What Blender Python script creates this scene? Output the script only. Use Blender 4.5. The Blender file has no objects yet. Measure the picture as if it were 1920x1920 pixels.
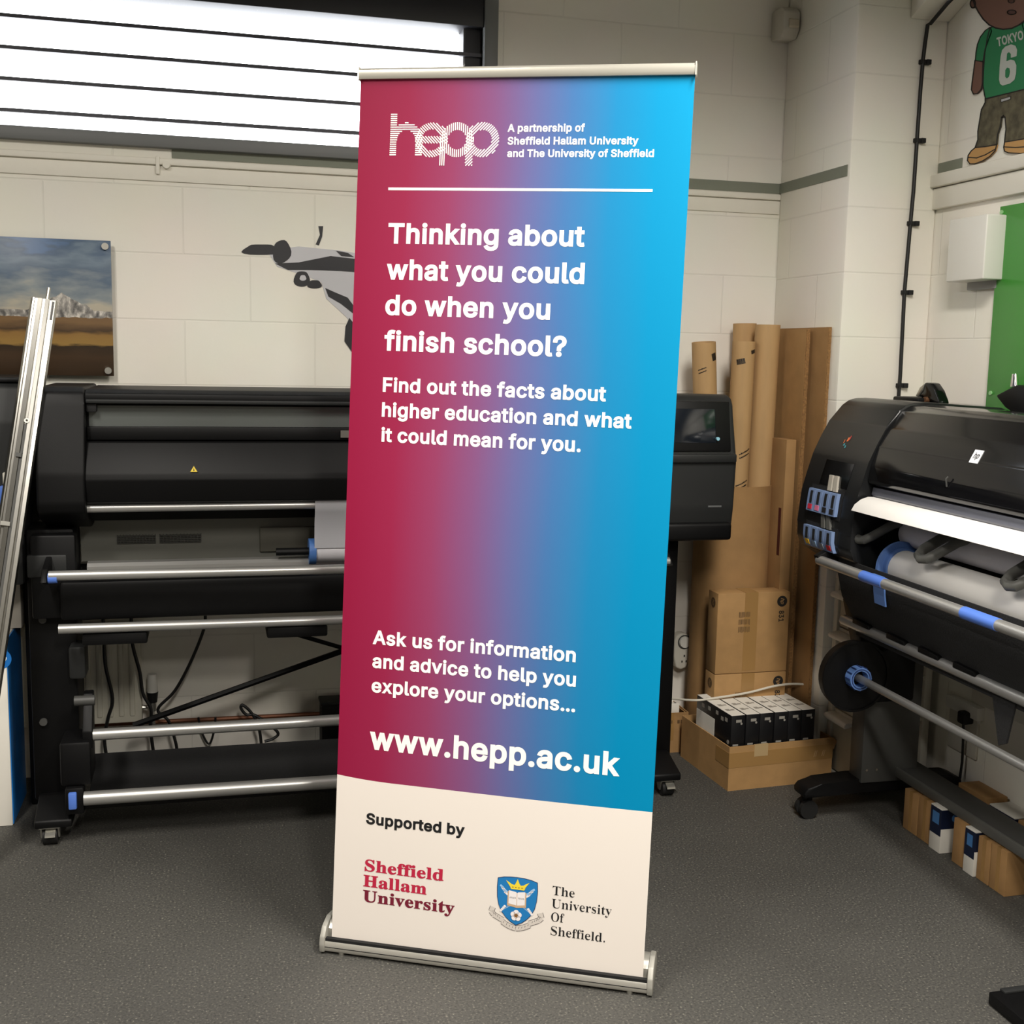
import bpy, bmesh, math, random
from mathutils import Vector, Matrix
from mathutils.geometry import delaunay_2d_cdt
random.seed(7)
PI = math.pi
SC = bpy.context.scene
COL = SC.collection

# ------------------------------------------------------------------ camera, world, lights, exposure
CAM_H = 1.535
YAW, PIT, ROL, FPX = 0.254183398, 0.134903867, 0.0203636499, 2189.19591
def cam_basis():
    cy, sy, cp, sp = math.cos(YAW), math.sin(YAW), math.cos(PIT), math.sin(PIT)
    F = Vector((sy*cp, cy*cp, -sp)); R = Vector((cy, -sy, 0)); U = R.cross(F)
    c, s = math.cos(ROL), math.sin(ROL)
    return R*c + U*s, U*c - R*s, F
CR, CU, CF = cam_basis()
CO = Vector((0, 0, CAM_H))
cam = bpy.data.objects.new('camera', bpy.data.cameras.new('camera'))
cam.data.sensor_fit = 'HORIZONTAL'; cam.data.sensor_width = 36; cam.data.lens = 36*FPX/1920
cam.data.clip_start = 0.02
cam.matrix_world = Matrix.Translation(CO) @ Matrix((CR, CU, -CF)).transposed().to_4x4()
COL.objects.link(cam); SC.camera = cam

W = bpy.data.worlds.new('daylight'); SC.world = W; W.use_nodes = True
W.node_tree.nodes['Background'].inputs[0].default_value = (0.93, 0.96, 1.0, 1)
W.node_tree.nodes['Background'].inputs[1].default_value = 9.0

def area(name, loc, size, power, col, rot=(0, 0, 0)):
    d = bpy.data.lights.new(name, 'AREA'); d.shape = 'RECTANGLE'; d.size, d.size_y = size
    d.energy = power; d.color = col; d.spread = math.radians(165)
    o = bpy.data.objects.new(name, d); o.location = loc; o.rotation_euler = rot; COL.objects.link(o)
    return o
WARM = (1.0, 0.945, 0.865)
area('fluorescent_light', (1.25, 1.55, 3.05), (0.25, 1.3), 92, WARM)
area('fluorescent_light', (-1.05, 1.55, 3.05), (0.25, 1.3), 88, WARM)
area('fluorescent_light', (0.45, -0.55, 3.05), (0.25, 1.3), 118, WARM)
SC.view_settings.view_transform = 'Standard'
SC.view_settings.look = 'None'
SC.view_settings.gamma = 1.0
SC.view_settings.use_curve_mapping = False
SC.view_settings.exposure = 0.0
SC.cycles.max_bounces = 8
SC.cycles.use_denoising = True

# ------------------------------------------------------------------ helpers
def at(px, py, axis, val):
    """real point where the sight line through a photo pixel meets the plane axis = val"""
    d = CF + CR*((px-960)/FPX) - CU*((py-960)/FPX)
    t = (val - CO[axis])/d[axis]
    return CO + d*t

def lin(c):
    return tuple((v/255/12.92 if v/255 <= .04045 else ((v/255+.055)/1.055)**2.4) for v in c) + (1,)

MATS = {}
def M(name, rgb, rough=.5, metal=0.0, spec=.5, var=0.0, vs=8.0, bump=0.0, bs=60.0, coat=0.0, aniso=None):
    if name in MATS: return MATS[name]
    m = bpy.data.materials.new(name); m.use_nodes = True
    nt = m.node_tree; b = nt.nodes['Principled BSDF']
    b.inputs['Base Color'].default_value = lin(rgb)
    b.inputs['Roughness'].default_value = rough
    b.inputs['Metallic'].default_value = metal
    b.inputs['Specular IOR Level'].default_value = spec
    b.inputs['Coat Weight'].default_value = coat
    tc = nt.nodes.new('ShaderNodeTexCoord')
    if var:
        n = nt.nodes.new('ShaderNodeTexNoise'); n.inputs['Scale'].default_value = vs; n.inputs['Detail'].default_value = 5
        r = nt.nodes.new('ShaderNodeValToRGB')
        l = lin(rgb)
        r.color_ramp.elements[0].position = .3; r.color_ramp.elements[1].position = .7
        r.color_ramp.elements[0].color = tuple(v*(1-var) for v in l[:3])+(1,)
        r.color_ramp.elements[1].color = tuple(min(1, v*(1+var)) for v in l[:3])+(1,)
        mp = nt.nodes.new('ShaderNodeMapping')
        if aniso: mp.inputs['Scale'].default_value = aniso
        nt.links.new(tc.outputs['Object'], mp.inputs[0]); nt.links.new(mp.outputs[0], n.inputs['Vector'])
        nt.links.new(n.outputs['Fac'], r.inputs[0]); nt.links.new(r.outputs[0], b.inputs['Base Color'])
    if bump:
        n = nt.nodes.new('ShaderNodeTexNoise'); n.inputs['Scale'].default_value = bs; n.inputs['Detail'].default_value = 3
        nt.links.new(tc.outputs['Object'], n.inputs['Vector'])
        bp = nt.nodes.new('ShaderNodeBump'); bp.inputs['Strength'].default_value = bump; bp.inputs['Distance'].default_value = .004
        nt.links.new(n.outputs['Fac'], bp.inputs['Height']); nt.links.new(bp.outputs[0], b.inputs['Normal'])
    MATS[name] = m
    return m

class B:
    """collects shapes into one mesh"""
    def __init__(s): s.bm = bmesh.new(); s.mi = 0
    def _f(s, vs, smooth=False):
        try:
            f = s.bm.faces.new(vs); f.material_index = s.mi; f.smooth = smooth; return f
        except ValueError: return None
    def box(s, x0, x1, y0, y1, z0, z1, bev=0.0, seg=2):
        v = [s.bm.verts.new((x, y, z)) for x in (x0, x1) for y in (y0, y1) for z in (z0, z1)]
        fs = [s._f([v[i] for i in q]) for q in ((0,1,3,2),(4,6,7,5),(0,4,5,1),(2,3,7,6),(0,2,6,4),(1,5,7,3))]
        if bev: s._bev(fs, bev, seg)
        return s
    def _bev(s, fs, bev, seg):
        es = list({e for f in fs if f for e in f.edges})
        r = bmesh.ops.bevel(s.bm, geom=es, offset=bev, segments=seg, profile=.5, affect='EDGES', clamp_overlap=True)
        for f in r['faces']: f.material_index = s.mi; f.smooth = True
    def prism(s, pts, axis, a, b, bev=0.0, seg=2):
        def P(p, w):
            return {'X': (w, p[0], p[1]), 'Y': (p[0], w, p[1]), 'Z': (p[0], p[1], w)}[axis]
        va = [s.bm.verts.new(P(p, a)) for p in pts]; vb = [s.bm.verts.new(P(p, b)) for p in pts]
        n = len(pts); fs = [s._f(va), s._f(vb[::-1])]
        for i in range(n):
            j = (i+1) % n; fs.append(s._f([va[i], vb[i], vb[j], va[j]]))
        if bev: s._bev(fs, bev, seg)
        return s
    def face(s, pts):
        s._f([s.bm.verts.new(p) for p in pts]); return s
    def ring(s, frames, smooth=True, caps=True):
        rows = [[s.bm.verts.new(p) for p in fr] for fr in frames]
        n = len(rows[0])
        for a, b in zip(rows, rows[1:]):
            for i in range(n):
                j = (i+1) % n; s._f([a[i], a[j], b[j], b[i]], smooth)
        if caps: s._f(rows[0][::-1]); s._f(rows[-1])
        return s
    def cyl(s, p0, p1, r0, r1=None, seg=20, caps=True):
        return s.tube([p0, p1], [r0, r0 if r1 is None else r1], seg, caps)
    def tube(s, pts, r, seg=8, caps=True):
        pts = [Vector(p) for p in pts]; n = len(pts)
        rs = r if isinstance(r, (list, tuple)) else [r]*n
        fr = []; up = None
        for i, p in enumerate(pts):
            t = (pts[min(i+1, n-1)] - pts[max(i-1, 0)]).normalized()
            if up is None:
                up = Vector((0, 0, 1)) if abs(t.z) < .9 else Vector((0, 1, 0))
            a = t.cross(up).normalized(); up = a.cross(t).normalized()
            fr.append([p + (a*math.cos(k*2*PI/seg) + up*math.sin(k*2*PI/seg))*rs[i] for k in range(seg)])
        return s.ring(fr, True, caps)
    def hollow(s, p0, p1, ro, ri, seg=28):
        p0, p1 = Vector(p0), Vector(p1); t = (p1-p0).normalized()
        u = Vector((0, 0, 1)) if abs(t.z) < .9 else Vector((0, 1, 0))
        a = t.cross(u).normalized(); u = a.cross(t)
        def C(p, r): return [s.bm.verts.new(p + (a*math.cos(k*2*PI/seg)+u*math.sin(k*2*PI/seg))*r) for k in range(seg)]
        A, Bq, Cc, D = C(p0, ro), C(p1, ro), C(p1, ri), C(p0, ri)
        for i in range(seg):
            j = (i+1) % seg
            s._f([A[i], A[j], Bq[j], Bq[i]], True); s._f([Bq[i], Bq[j], Cc[j], Cc[i]])
            s._f([Cc[i], Cc[j], D[j], D[i]], True); s._f([D[i], D[j], A[j], A[i]])
        return s
    def strip(s, pts, axis, a, b, t):
        """a bent sheet: polyline in the plane across the axis, given thickness t"""
        L = [Vector((p[0], p[1])) for p in pts]; n = len(L); o1 = []; o2 = []
        for i in range(n):
            d = (L[min(i+1, n-1)] - L[max(i-1, 0)]).normalized(); nn = Vector((-d.y, d.x))*t/2
            o1.append(L[i]+nn); o2.append(L[i]-nn)
        def P(p, w): return {'X': (w, p[0], p[1]), 'Y': (p[0], w, p[1]), 'Z': (p[0], p[1], w)}[axis]
        prof = o1 + o2[::-1]
        va = [s.bm.verts.new(P(p, a)) for p in prof]; vb = [s.bm.verts.new(P(p, b)) for p in prof]
        m = len(prof)
        for i in range(m):
            j = (i+1) % m; s._f([va[i], vb[i], vb[j], va[j]], True)
        for i in range(n-1):
            s._f([va[i], va[i+1], va[m-2-i], va[m-1-i]]); s._f([vb[i], vb[m-1-i], vb[m-2-i], vb[i+1]])
        return s
    def xf(s, mat):
        bmesh.ops.transform(s.bm, matrix=mat, verts=s.bm.verts); return s
    def add(s, me, mat=None):
        k = len(s.bm.verts); s.bm.from_mesh(me); s.bm.verts.ensure_lookup_table()
        nv = s.bm.verts[k:]
        if mat: bmesh.ops.transform(s.bm, matrix=mat, verts=nv)
        for f in {f for v in nv for f in v.link_faces}: f.material_index = s.mi
        return s

def mesh_obj(name, b, mats):
    bmesh.ops.recalc_face_normals(b.bm, faces=b.bm.faces)
    me = bpy.data.meshes.new(name); b.bm.to_mesh(me); b.bm.free()
    for m in (mats if isinstance(mats, (list, tuple)) else [mats]): me.materials.append(m)
    try: me.set_sharp_from_angle(angle=.65)
    except Exception: pass
    o = bpy.data.objects.new(name, me); COL.objects.link(o)
    return o

def tag(o, label, cat, group=None):
    o['label'] = label; o['category'] = cat
    if group: o['group'] = group
    return o

def thing(name, label, cat, loc=(0, 0, 0), rz=0.0, group=None):
    o = bpy.data.objects.new(name, None); COL.objects.link(o)
    o.empty_display_size = .05; o.location = loc; o.rotation_euler = (0, 0, rz)
    return tag(o, label, cat, group)

def part(name, b, mats, parent, label=None, local=False):
    """mesh of a part; coordinates are world ones for an unturned thing, else the thing's own"""
    root = parent
    while root.parent: root = root.parent
    if not local and root.rotation_euler.z == 0: b.xf(Matrix.Translation(-Vector(root.location)))
    o = mesh_obj(name, b, mats); o.parent = parent
    if label: o['label'] = label
    return o

def solo(name, b, mats, label, cat, group=None):
    """a thing that is one mesh, its origin at its base"""
    vs = [v.co for v in b.bm.verts]
    lo = Vector([min(v[i] for v in vs) for i in range(3)]); hi = Vector([max(v[i] for v in vs) for i in range(3)])
    c = Vector(((lo.x+hi.x)/2, (lo.y+hi.y)/2, lo.z))
    b.xf(Matrix.Translation(-c)); o = mesh_obj(name, b, mats); o.location = c
    return tag(o, label, cat, group)

def struct(name, b, mats, parent=None):
    o = mesh_obj(name, b, mats); o['kind'] = 'structure'
    if parent: o.parent = parent
    return o

def dup(root, loc, label=None, rz=None):
    r = root.copy(); COL.objects.link(r); r.location = loc
    if rz is not None: r.rotation_euler = (0, 0, rz)
    if label: r['label'] = label
    for ch in list(root.children):
        c = ch.copy(); COL.objects.link(c); c.parent = r
        for g in list(ch.children):
            d = g.copy(); COL.objects.link(d); d.parent = c
    return r

# ------------------------------------------------------------------ lettering (outlines of the letters, 1/1000 em: advance, then per contour points | handles)
GLY = {
's': '''
T449;32,452,32,509,417,509,417,452,257,452,257,0,193,0,193,452|85,452,32,471,32,490,160,509,288,509,417,490,417,471,363,452,310,452,257,301,257,151,235,0,214,0,193,151,193,301,139,452
h410;114,227,114,0,53,0,53,509,114,509,114,287,102,287,152,362,227,384,295,369,341,321,357,240,357,0,296,0,296,235,273,304,210,329,161,317,126,283|114,249,114,151,114,76,93,0,73,0,53,170,53,339,73,509,93,509,114,435,114,361,110,287,106,287,114,322,131,347,174,377,199,384,253,384,276,379,315,358,330,342,352,299,357,273,357,160,357,80,337,0,316,0,296,78,296,157,296,265,288,288,258,321,237,329,192,329,175,325,146,309,135,298,118,267
i167;53,0,53,379,114,379,114,0|73,0,53,126,53,253,73,379,93,379,114,253,114,126,93,0;84,443,54,455,41,483,54,512,84,524,114,512,126,483,114,455|95,443,72,443,62,447,45,462,41,472,41,494,45,504,62,520,72,524,95,524,106,520,122,504,126,494,126,472,122,462,106,447
n410;114,227,114,0,53,0,53,379,112,379,112,287,102,287,152,362,227,384,295,369,341,321,357,240,357,0,296,0,296,235,273,304,210,329,161,317,126,283|114,249,114,151,114,76,93,0,73,0,53,126,53,253,72,379,92,379,112,349,112,318,109,287,106,287,114,322,131,347,174,377,199,384,253,384,276,379,314,358,330,342,352,299,357,273,357,160,357,80,337,0,316,0,296,78,296,157,296,265,288,288,258,321,237,329,192,329,175,325,146,309,135,298,118,267
k381;110,137,110,212,121,212,284,379,360,379,184,199,177,199|132,158,110,162,110,187,113,212,117,212,175,268,230,323,310,379,335,379,301,319,243,259,182,199,179,199,155,178;53,0,53,509,114,509,114,0|73,0,53,170,53,339,73,509,93,509,114,339,114,170,93,0;294,0,148,186,191,229,372,0|320,0,245,62,197,124,162,200,177,214,252,152,312,76,346,0
g425;207,-151,134,-140,82,-110,51,-69,101,-41,122,-66,154,-88,207,-97,282,-75,311,-6,311,68,306,68,287,41,252,16,195,5,113,27,55,90,34,191,55,293,112,361,196,384,253,373,288,346,308,319,313,319,313,379,372,379,372,-9,350,-90,291,-136|238,-151,179,-151,155,-147,113,-132,96,-123,69,-98,58,-84,67,-60,84,-50,107,-49,113,-57,130,-75,141,-82,168,-94,186,-97,238,-97,263,-90,302,-60,311,-37,311,19,311,44,310,68,308,68,301,60,295,51,278,32,267,23,238,8,219,5,164,5,137,12,88,41,69,62,41,118,34,152,34,230,41,264,69,322,88,345,137,376,165,384,220,384,239,381,268,365,280,356,297,336,303,327,309,319,311,319,313,339,313,359,333,379,353,379,372,250,372,121,372,-42,365,-69,335,-111,316,-126,266,-146;205,59,264,75,300,121,312,193,300,264,264,312,205,330,145,312,109,262,96,193,109,123,145,76|181,59,228,59,248,64,280,86,292,101,308,141,312,165,312,220,308,243,292,284,280,301,248,324,228,330,181,330,161,324,129,299,117,283,100,242,96,219,96,166,100,143,117,103,129,87,162,65
a389;160,-9,94,5,48,45,30,108,43,161,78,193,125,211,178,220,234,227,265,235,276,255,276,257,267,297,240,322,196,331,149,322,118,301,100,274,41,291,79,346,133,375,194,384,239,379,286,360,322,320,337,251,337,0,277,0,277,52,272,52,252,25,215,1|182,-9,136,-9,114,-4,75,14,59,27,36,62,30,83,30,130,35,147,52,175,63,185,92,201,108,207,143,215,160,218,201,223,219,225,248,228,258,231,272,239,276,245,276,255,276,256,276,272,273,286,261,308,252,316,228,328,213,331,178,331,162,328,136,317,126,309,110,292,104,283,80,280,61,285,50,314,62,332,95,360,113,369,153,381,173,384,208,384,223,383,255,376,271,370,301,351,313,338,332,303,337,280,337,168,337,84,317,0,297,0,277,17,277,35,275,52,274,52,268,43,261,34,243,15,230,7,200,-5;170,45,228,59,263,93,276,138,276,190,259,182,231,176,200,171,175,168,134,159,103,139,92,105,102,72,130,52|155,45,193,45,212,50,243,68,255,79,271,107,276,122,276,155,276,173,273,187,268,184,251,180,242,178,221,174,210,172,190,170,182,169,161,166,147,163,121,154,111,148,96,131,92,119,92,92,95,81,109,63,118,57,142,48
b424;229,-8,172,4,138,31,118,59,112,59,112,0,53,0,53,509,114,509,114,319,118,319,137,346,171,373,229,384,313,361,370,293,390,189,370,84,313,16|261,-8,206,-8,187,-4,158,12,146,21,129,42,123,51,116,59,114,59,112,39,112,20,92,0,72,0,53,170,53,339,73,509,93,509,114,446,114,382,115,319,117,319,123,327,129,336,145,356,157,365,186,381,205,384,261,384,289,376,337,345,356,322,383,263,390,229,390,149,383,114,356,55,337,32,289,0;220,47,279,66,316,117,328,189,316,261,280,311,220,330,161,312,125,263,113,189,125,115,162,65|197,47,244,47,263,53,295,78,308,95,324,138,328,162,328,216,324,240,308,282,296,299,264,324,244,330,197,330,177,324,145,300,133,284,117,242,113,217,113,161,117,136,133,94,146,77,178,53
o415;207,-8,117,16,56,85,34,187,56,291,117,360,207,384,299,360,359,291,381,187,359,85,299,16|242,-8,173,-8,143,0,91,33,71,56,41,114,34,149,34,227,41,262,71,321,91,343,143,376,173,384,242,384,273,376,325,343,345,321,374,262,381,227,381,149,374,114,345,56,325,33,273,0;207,46,270,66,307,117,319,187,307,258,270,310,207,330,145,310,108,258,96,187,108,117,145,66|182,46,233,46,254,53,287,79,299,96,315,139,319,162,319,213,315,236,299,280,287,297,254,323,233,330,182,330,161,323,129,297,116,280,100,237,96,213,96,162,100,139,116,96,129,79,161,53
u410;182,-5,115,11,69,59,53,139,53,379,114,379,114,144,137,75,200,50,249,62,283,97,296,153,296,379,357,379,357,0,298,0,298,92,307,92,257,17|211,-5,157,-5,134,0,95,21,80,37,58,80,53,107,53,219,53,299,73,379,93,379,114,301,114,222,114,114,121,91,152,58,173,50,218,50,235,54,264,70,275,81,292,112,296,131,296,228,296,304,316,379,337,379,357,253,357,126,337,0,318,0,298,31,298,61,301,92,304,92,295,57,279,32,235,2
t227;204,379,204,327,6,327,6,379|138,379,204,362,204,344,138,327,72,327,6,344,6,362,72,379;65,471,126,471,126,98,136,61,170,50,185,51,202,54,213,2,192,-3,168,-4,92,21,65,93|65,345,85,471,106,471,126,347,126,222,126,81,129,69,143,54,154,50,174,50,179,50,191,52,197,53,206,36,209,19,207,0,200,-2,184,-4,176,-4,136,-4,110,4,74,38,65,62,65,219
w567;138,0,23,379,87,379,133,214,154,137,175,41,165,41,186,135,206,214,252,379,316,379,362,214,382,136,402,41,391,41,413,135,434,214,480,379,545,379,429,0,368,0,319,172,305,225,291,280,277,338,291,338,277,280,263,225,248,172,199,0|158,0,99,126,61,253,44,379,66,379,103,324,118,269,140,191,147,165,161,108,168,76,172,41,168,41,172,75,179,106,193,163,199,190,221,269,237,324,273,379,295,379,332,324,347,269,368,190,375,164,388,107,395,76,399,41,395,41,399,75,406,107,420,164,427,190,449,269,465,324,502,379,523,379,506,253,468,126,409,0,389,0,352,57,335,114,314,189,309,207,300,243,295,261,286,299,281,318,281,338,286,338,286,319,281,299,272,261,267,243,258,206,253,189,231,114,215,57,178,0
y389;47,-139,61,-86,71,-87,104,-89,130,-74,151,-36,163,-1,17,379,84,379,165,155,187,87,206,21,184,21,202,87,224,155,305,379,371,379,204,-58,177,-107,139,-136,91,-145,65,-143|51,-140,52,-121,57,-103,65,-86,68,-87,83,-90,94,-91,114,-87,122,-82,138,-66,145,-53,155,-24,159,-13,114,126,66,252,40,379,62,379,111,305,138,230,174,132,181,109,193,64,199,42,198,21,191,21,190,42,196,64,209,110,216,132,251,230,278,305,327,379,349,379,316,234,260,88,196,-78,187,-94,166,-120,153,-129,125,-142,109,-145,81,-145,72,-144,57,-142
c396;207,-8,117,16,56,85,34,187,56,291,117,360,207,384,260,377,305,356,340,322,362,277,303,262,290,289,270,311,242,325,207,330,145,310,108,258,96,187,108,117,145,66,207,46,243,52,271,66,292,89,304,117,363,102,341,56,306,21,261,-1|226,-8,173,-8,143,0,91,33,71,56,41,114,34,149,34,227,41,262,71,321,91,343,143,376,173,384,226,384,243,382,276,372,292,365,319,347,330,335,350,309,357,294,342,272,322,267,300,272,296,281,285,297,278,305,262,317,253,322,232,328,220,330,182,330,161,323,129,297,116,280,100,237,96,213,96,162,100,139,116,96,129,79,161,53,182,46,220,46,232,48,253,55,263,60,279,72,286,80,297,97,301,107,324,112,343,107,358,85,351,70,332,43,320,31,293,12,277,4,244,-6
l189;139,-2,74,20,53,84,53,509,114,509,114,99,120,62,146,52,160,53,170,54,181,3,162,-1|147,-2,110,-2,88,5,60,35,53,57,53,226,53,367,73,509,93,509,114,372,114,235,114,81,116,69,125,55,133,52,152,52,157,52,164,53,167,54,173,37,177,20,175,1,169,0,154,-2
d424;195,-8,111,16,55,84,34,189,55,293,112,361,196,384,253,373,287,346,306,319,311,319,311,509,372,509,372,0,313,0,313,59,307,59,287,31,252,4|219,-8,164,-8,136,0,87,32,68,55,41,114,34,149,34,229,41,263,69,322,88,345,136,376,164,384,219,384,238,381,268,365,279,356,296,336,302,327,308,319,309,319,311,382,311,446,331,509,351,509,372,339,372,170,352,0,332,0,313,20,313,39,311,59,309,59,302,51,295,42,278,21,267,12,238,-4;205,47,263,65,299,115,312,189,300,263,263,312,205,330,145,311,108,261,96,189,109,117,145,66|181,47,227,47,247,53,279,77,291,94,308,136,312,161,312,217,308,242,292,284,279,300,247,324,228,330,181,330,161,324,129,299,116,282,100,240,96,216,96,162,100,138,117,95,129,78,161,53
e404;212,-8,117,16,56,85,34,187,55,290,115,359,205,384,266,374,319,341,357,282,371,194,371,169,75,169,75,221,338,221,310,202,298,269,263,314,205,330,146,313,109,270,96,211,96,178,110,106,151,61,212,46,254,53,285,73,306,105,365,91,335,39,283,4|238,-8,175,-8,143,0,90,33,70,56,41,114,34,148,34,226,41,260,69,319,89,343,141,376,171,384,226,384,246,381,285,367,303,356,335,326,348,306,366,258,371,228,371,186,371,178,272,169,174,169,75,187,75,204,163,221,250,221,329,215,319,208,310,227,306,249,290,288,278,303,247,325,228,330,182,330,163,325,130,302,118,288,100,251,96,232,96,200,96,189,96,150,101,126,120,87,134,72,168,51,189,46,228,46,241,48,266,57,277,64,294,82,301,93,325,101,345,96,359,71,349,54,321,24,303,13,262,-4
f254;228,379,228,327,6,327,6,379|154,379,228,362,228,344,154,327,80,327,6,344,6,362,80,379;81,0,81,432,96,486,135,519,187,530,222,527,243,521,227,468,215,472,195,474,154,460,142,419,142,0|101,0,81,144,81,288,81,453,86,471,106,500,119,511,152,526,169,530,201,530,213,529,232,525,238,523,238,503,233,486,224,470,220,471,210,473,203,474,176,474,163,469,146,451,142,437,142,279,142,140,121,0
s365;182,-8,112,3,62,38,36,94,94,107,124,60,181,45,244,62,268,103,254,136,212,155,149,170,72,208,47,274,65,332,115,370,187,384,254,372,299,339,324,290,268,277,243,316,187,333,131,317,109,277,124,243,172,223,229,209,306,171,331,107,312,47,260,6|211,-8,156,-8,133,-4,92,11,75,23,49,53,40,72,55,98,74,102,99,86,109,70,139,50,158,45,208,45,229,51,260,74,268,87,268,116,263,127,245,144,231,151,191,160,170,165,115,178,89,191,55,225,47,247,47,296,53,315,77,348,94,361,136,380,160,384,213,384,235,380,272,365,287,353,310,325,319,309,305,286,287,281,263,292,255,304,230,327,212,333,165,333,146,327,116,306,109,293,109,263,114,252,134,235,150,228,191,218,210,214,264,201,290,188,323,154,331,133,331,84,325,64,300,30,282,16,237,-3
?358;132,152,132,159,141,230,168,269,209,298,247,334,262,384,250,425,220,452,178,462,137,453,106,425,92,378,27,378,49,452,103,499,178,516,255,498,306,451,324,382,306,311,254,261,219,235,200,205,194,158,194,152|153,152,132,154,132,157,132,190,135,213,147,246,156,259,179,279,193,288,224,308,237,320,257,348,262,365,262,400,258,413,243,437,233,446,208,458,193,462,163,462,150,459,124,447,114,438,98,413,93,397,70,378,49,378,28,407,35,432,63,473,80,489,125,510,150,516,207,516,233,510,277,487,294,471,318,431,324,408,324,354,318,331,294,292,277,275,240,252,228,243,210,227,204,217,196,194,194,178,194,156,194,154,173,152;164,-4,131,9,118,41,131,73,164,86,196,73,209,41,196,9|176,-4,151,-4,140,0,123,18,118,28,118,53,123,64,140,82,151,86,176,86,187,82,205,64,209,53,209,28,205,18,187,0
F410;60,0,60,509,369,509,369,452,125,452,125,278,346,278,346,221,125,221,125,0|82,0,60,170,60,339,163,509,266,509,369,490,369,471,288,452,206,452,125,394,125,336,198,278,272,278,346,259,346,240,272,221,198,221,125,147,125,74,103,0
r259;53,0,53,379,112,379,112,321,115,321,152,367,213,385,229,384,243,384,243,322,230,324,207,326,159,315,126,284,114,237,114,0|73,0,53,126,53,253,72,379,92,379,112,360,112,340,113,321,114,321,122,340,135,355,170,379,190,385,218,385,223,385,235,384,240,384,243,363,243,343,242,323,237,323,223,325,215,326,189,326,173,322,145,307,134,297,118,270,114,255,114,158,114,79,93,0
m610;53,0,53,379,112,379,112,295,108,295,132,346,172,376,219,386,287,361,321,295,312,295,337,343,381,375,437,386,497,372,541,328,557,255,557,0,496,0,496,254,473,313,419,330,374,320,345,290,335,247,335,0,274,0,274,260,253,311,199,330,158,320,126,289,114,238,114,0|73,0,53,126,53,253,72,379,92,379,112,351,112,323,111,295,109,295,113,316,121,332,144,359,157,369,187,383,203,386,247,386,270,378,305,344,316,322,318,295,315,295,317,313,325,329,349,357,364,367,398,382,416,386,459,386,479,381,515,362,530,348,551,309,557,285,557,170,557,85,536,0,516,0,496,85,496,169,496,281,488,301,457,325,439,330,402,330,387,327,362,313,352,303,339,278,335,263,335,165,335,82,315,0,295,0,274,87,274,173,274,281,267,298,239,324,221,330,185,330,171,327,144,313,134,303,118,276,114,258,114,159,114,79,93,0
.188;95,-4,63,9,50,41,63,73,95,87,128,73,141,41,128,9|108,-4,83,-4,72,0,54,18,50,28,50,54,54,65,72,82,83,87,108,87,119,82,137,65,141,54,141,28,137,18,119,0
A480;16,0,201,509,276,509,463,0,395,0,287,302,264,372,232,478,245,478,213,371,191,302,85,0|39,0,78,170,140,339,226,509,251,509,338,339,401,170,440,0,418,0,359,101,323,202,281,321,273,344,255,400,245,435,236,478,241,478,233,435,222,399,204,343,196,320,155,202,120,101,62,0;110,142,110,199,370,199,370,142|197,142,110,161,110,180,197,199,283,199,370,180,370,161,283,142
p424;53,-143,53,379,112,379,112,319,118,319,137,346,171,373,229,384,313,361,370,293,390,189,370,84,313,16,229,-8,173,4,138,31,118,59,114,59,114,-143|73,-143,53,31,53,205,72,379,92,379,112,359,112,339,114,319,116,319,123,327,129,336,145,356,157,365,186,381,205,384,261,384,289,376,337,345,356,322,383,263,390,229,390,149,383,114,356,55,337,32,289,0,261,-8,206,-8,187,-4,158,12,146,21,130,42,123,51,117,59,115,59,114,-8,114,-76,93,-143;220,47,279,66,316,117,328,189,316,261,280,311,220,330,161,312,125,263,113,189,125,115,162,65|197,47,244,47,263,53,295,78,308,95,324,138,328,162,328,216,324,240,308,282,296,299,264,324,244,330,197,330,177,324,145,300,133,284,117,242,113,217,113,161,117,136,133,94,146,77,178,53
v389;163,0,17,379,84,379,165,155,187,87,206,21,184,21,203,87,224,155,305,379,371,379,226,0|184,0,114,126,66,253,40,379,62,379,111,305,138,230,174,132,181,110,193,64,199,42,198,21,191,21,191,42,197,64,209,110,216,132,251,230,278,305,327,379,349,379,323,253,275,126,205,0
S447;224,-9,128,9,64,60,38,137,104,137,123,88,166,59,224,49,286,60,329,92,346,139,332,179,296,205,245,222,184,239,86,289,52,372,75,448,138,498,227,516,316,498,377,449,401,378,337,378,302,437,225,459,167,448,129,418,115,376,131,334,169,308,212,293,264,279,312,264,359,238,395,198,408,139,386,64,323,11|263,-9,187,-9,155,-3,100,21,79,38,49,82,40,107,60,137,82,137,106,117,112,101,134,75,149,65,184,52,203,49,247,49,268,53,304,68,319,78,340,105,346,121,346,155,341,169,323,189,311,198,281,211,264,217,224,228,204,234,142,251,109,268,63,311,52,339,52,401,60,426,90,469,111,486,164,510,194,516,261,516,290,510,342,486,362,469,392,428,400,404,380,378,358,378,335,403,323,423,281,451,256,459,203,459,184,455,151,441,138,431,120,406,115,391,115,358,120,344,142,323,154,314,184,302,199,297,230,289,247,284,279,275,295,270,328,257,344,248,373,227,385,214,404,181,408,162,408,111,401,86,372,41,351,24,296,-2
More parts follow.
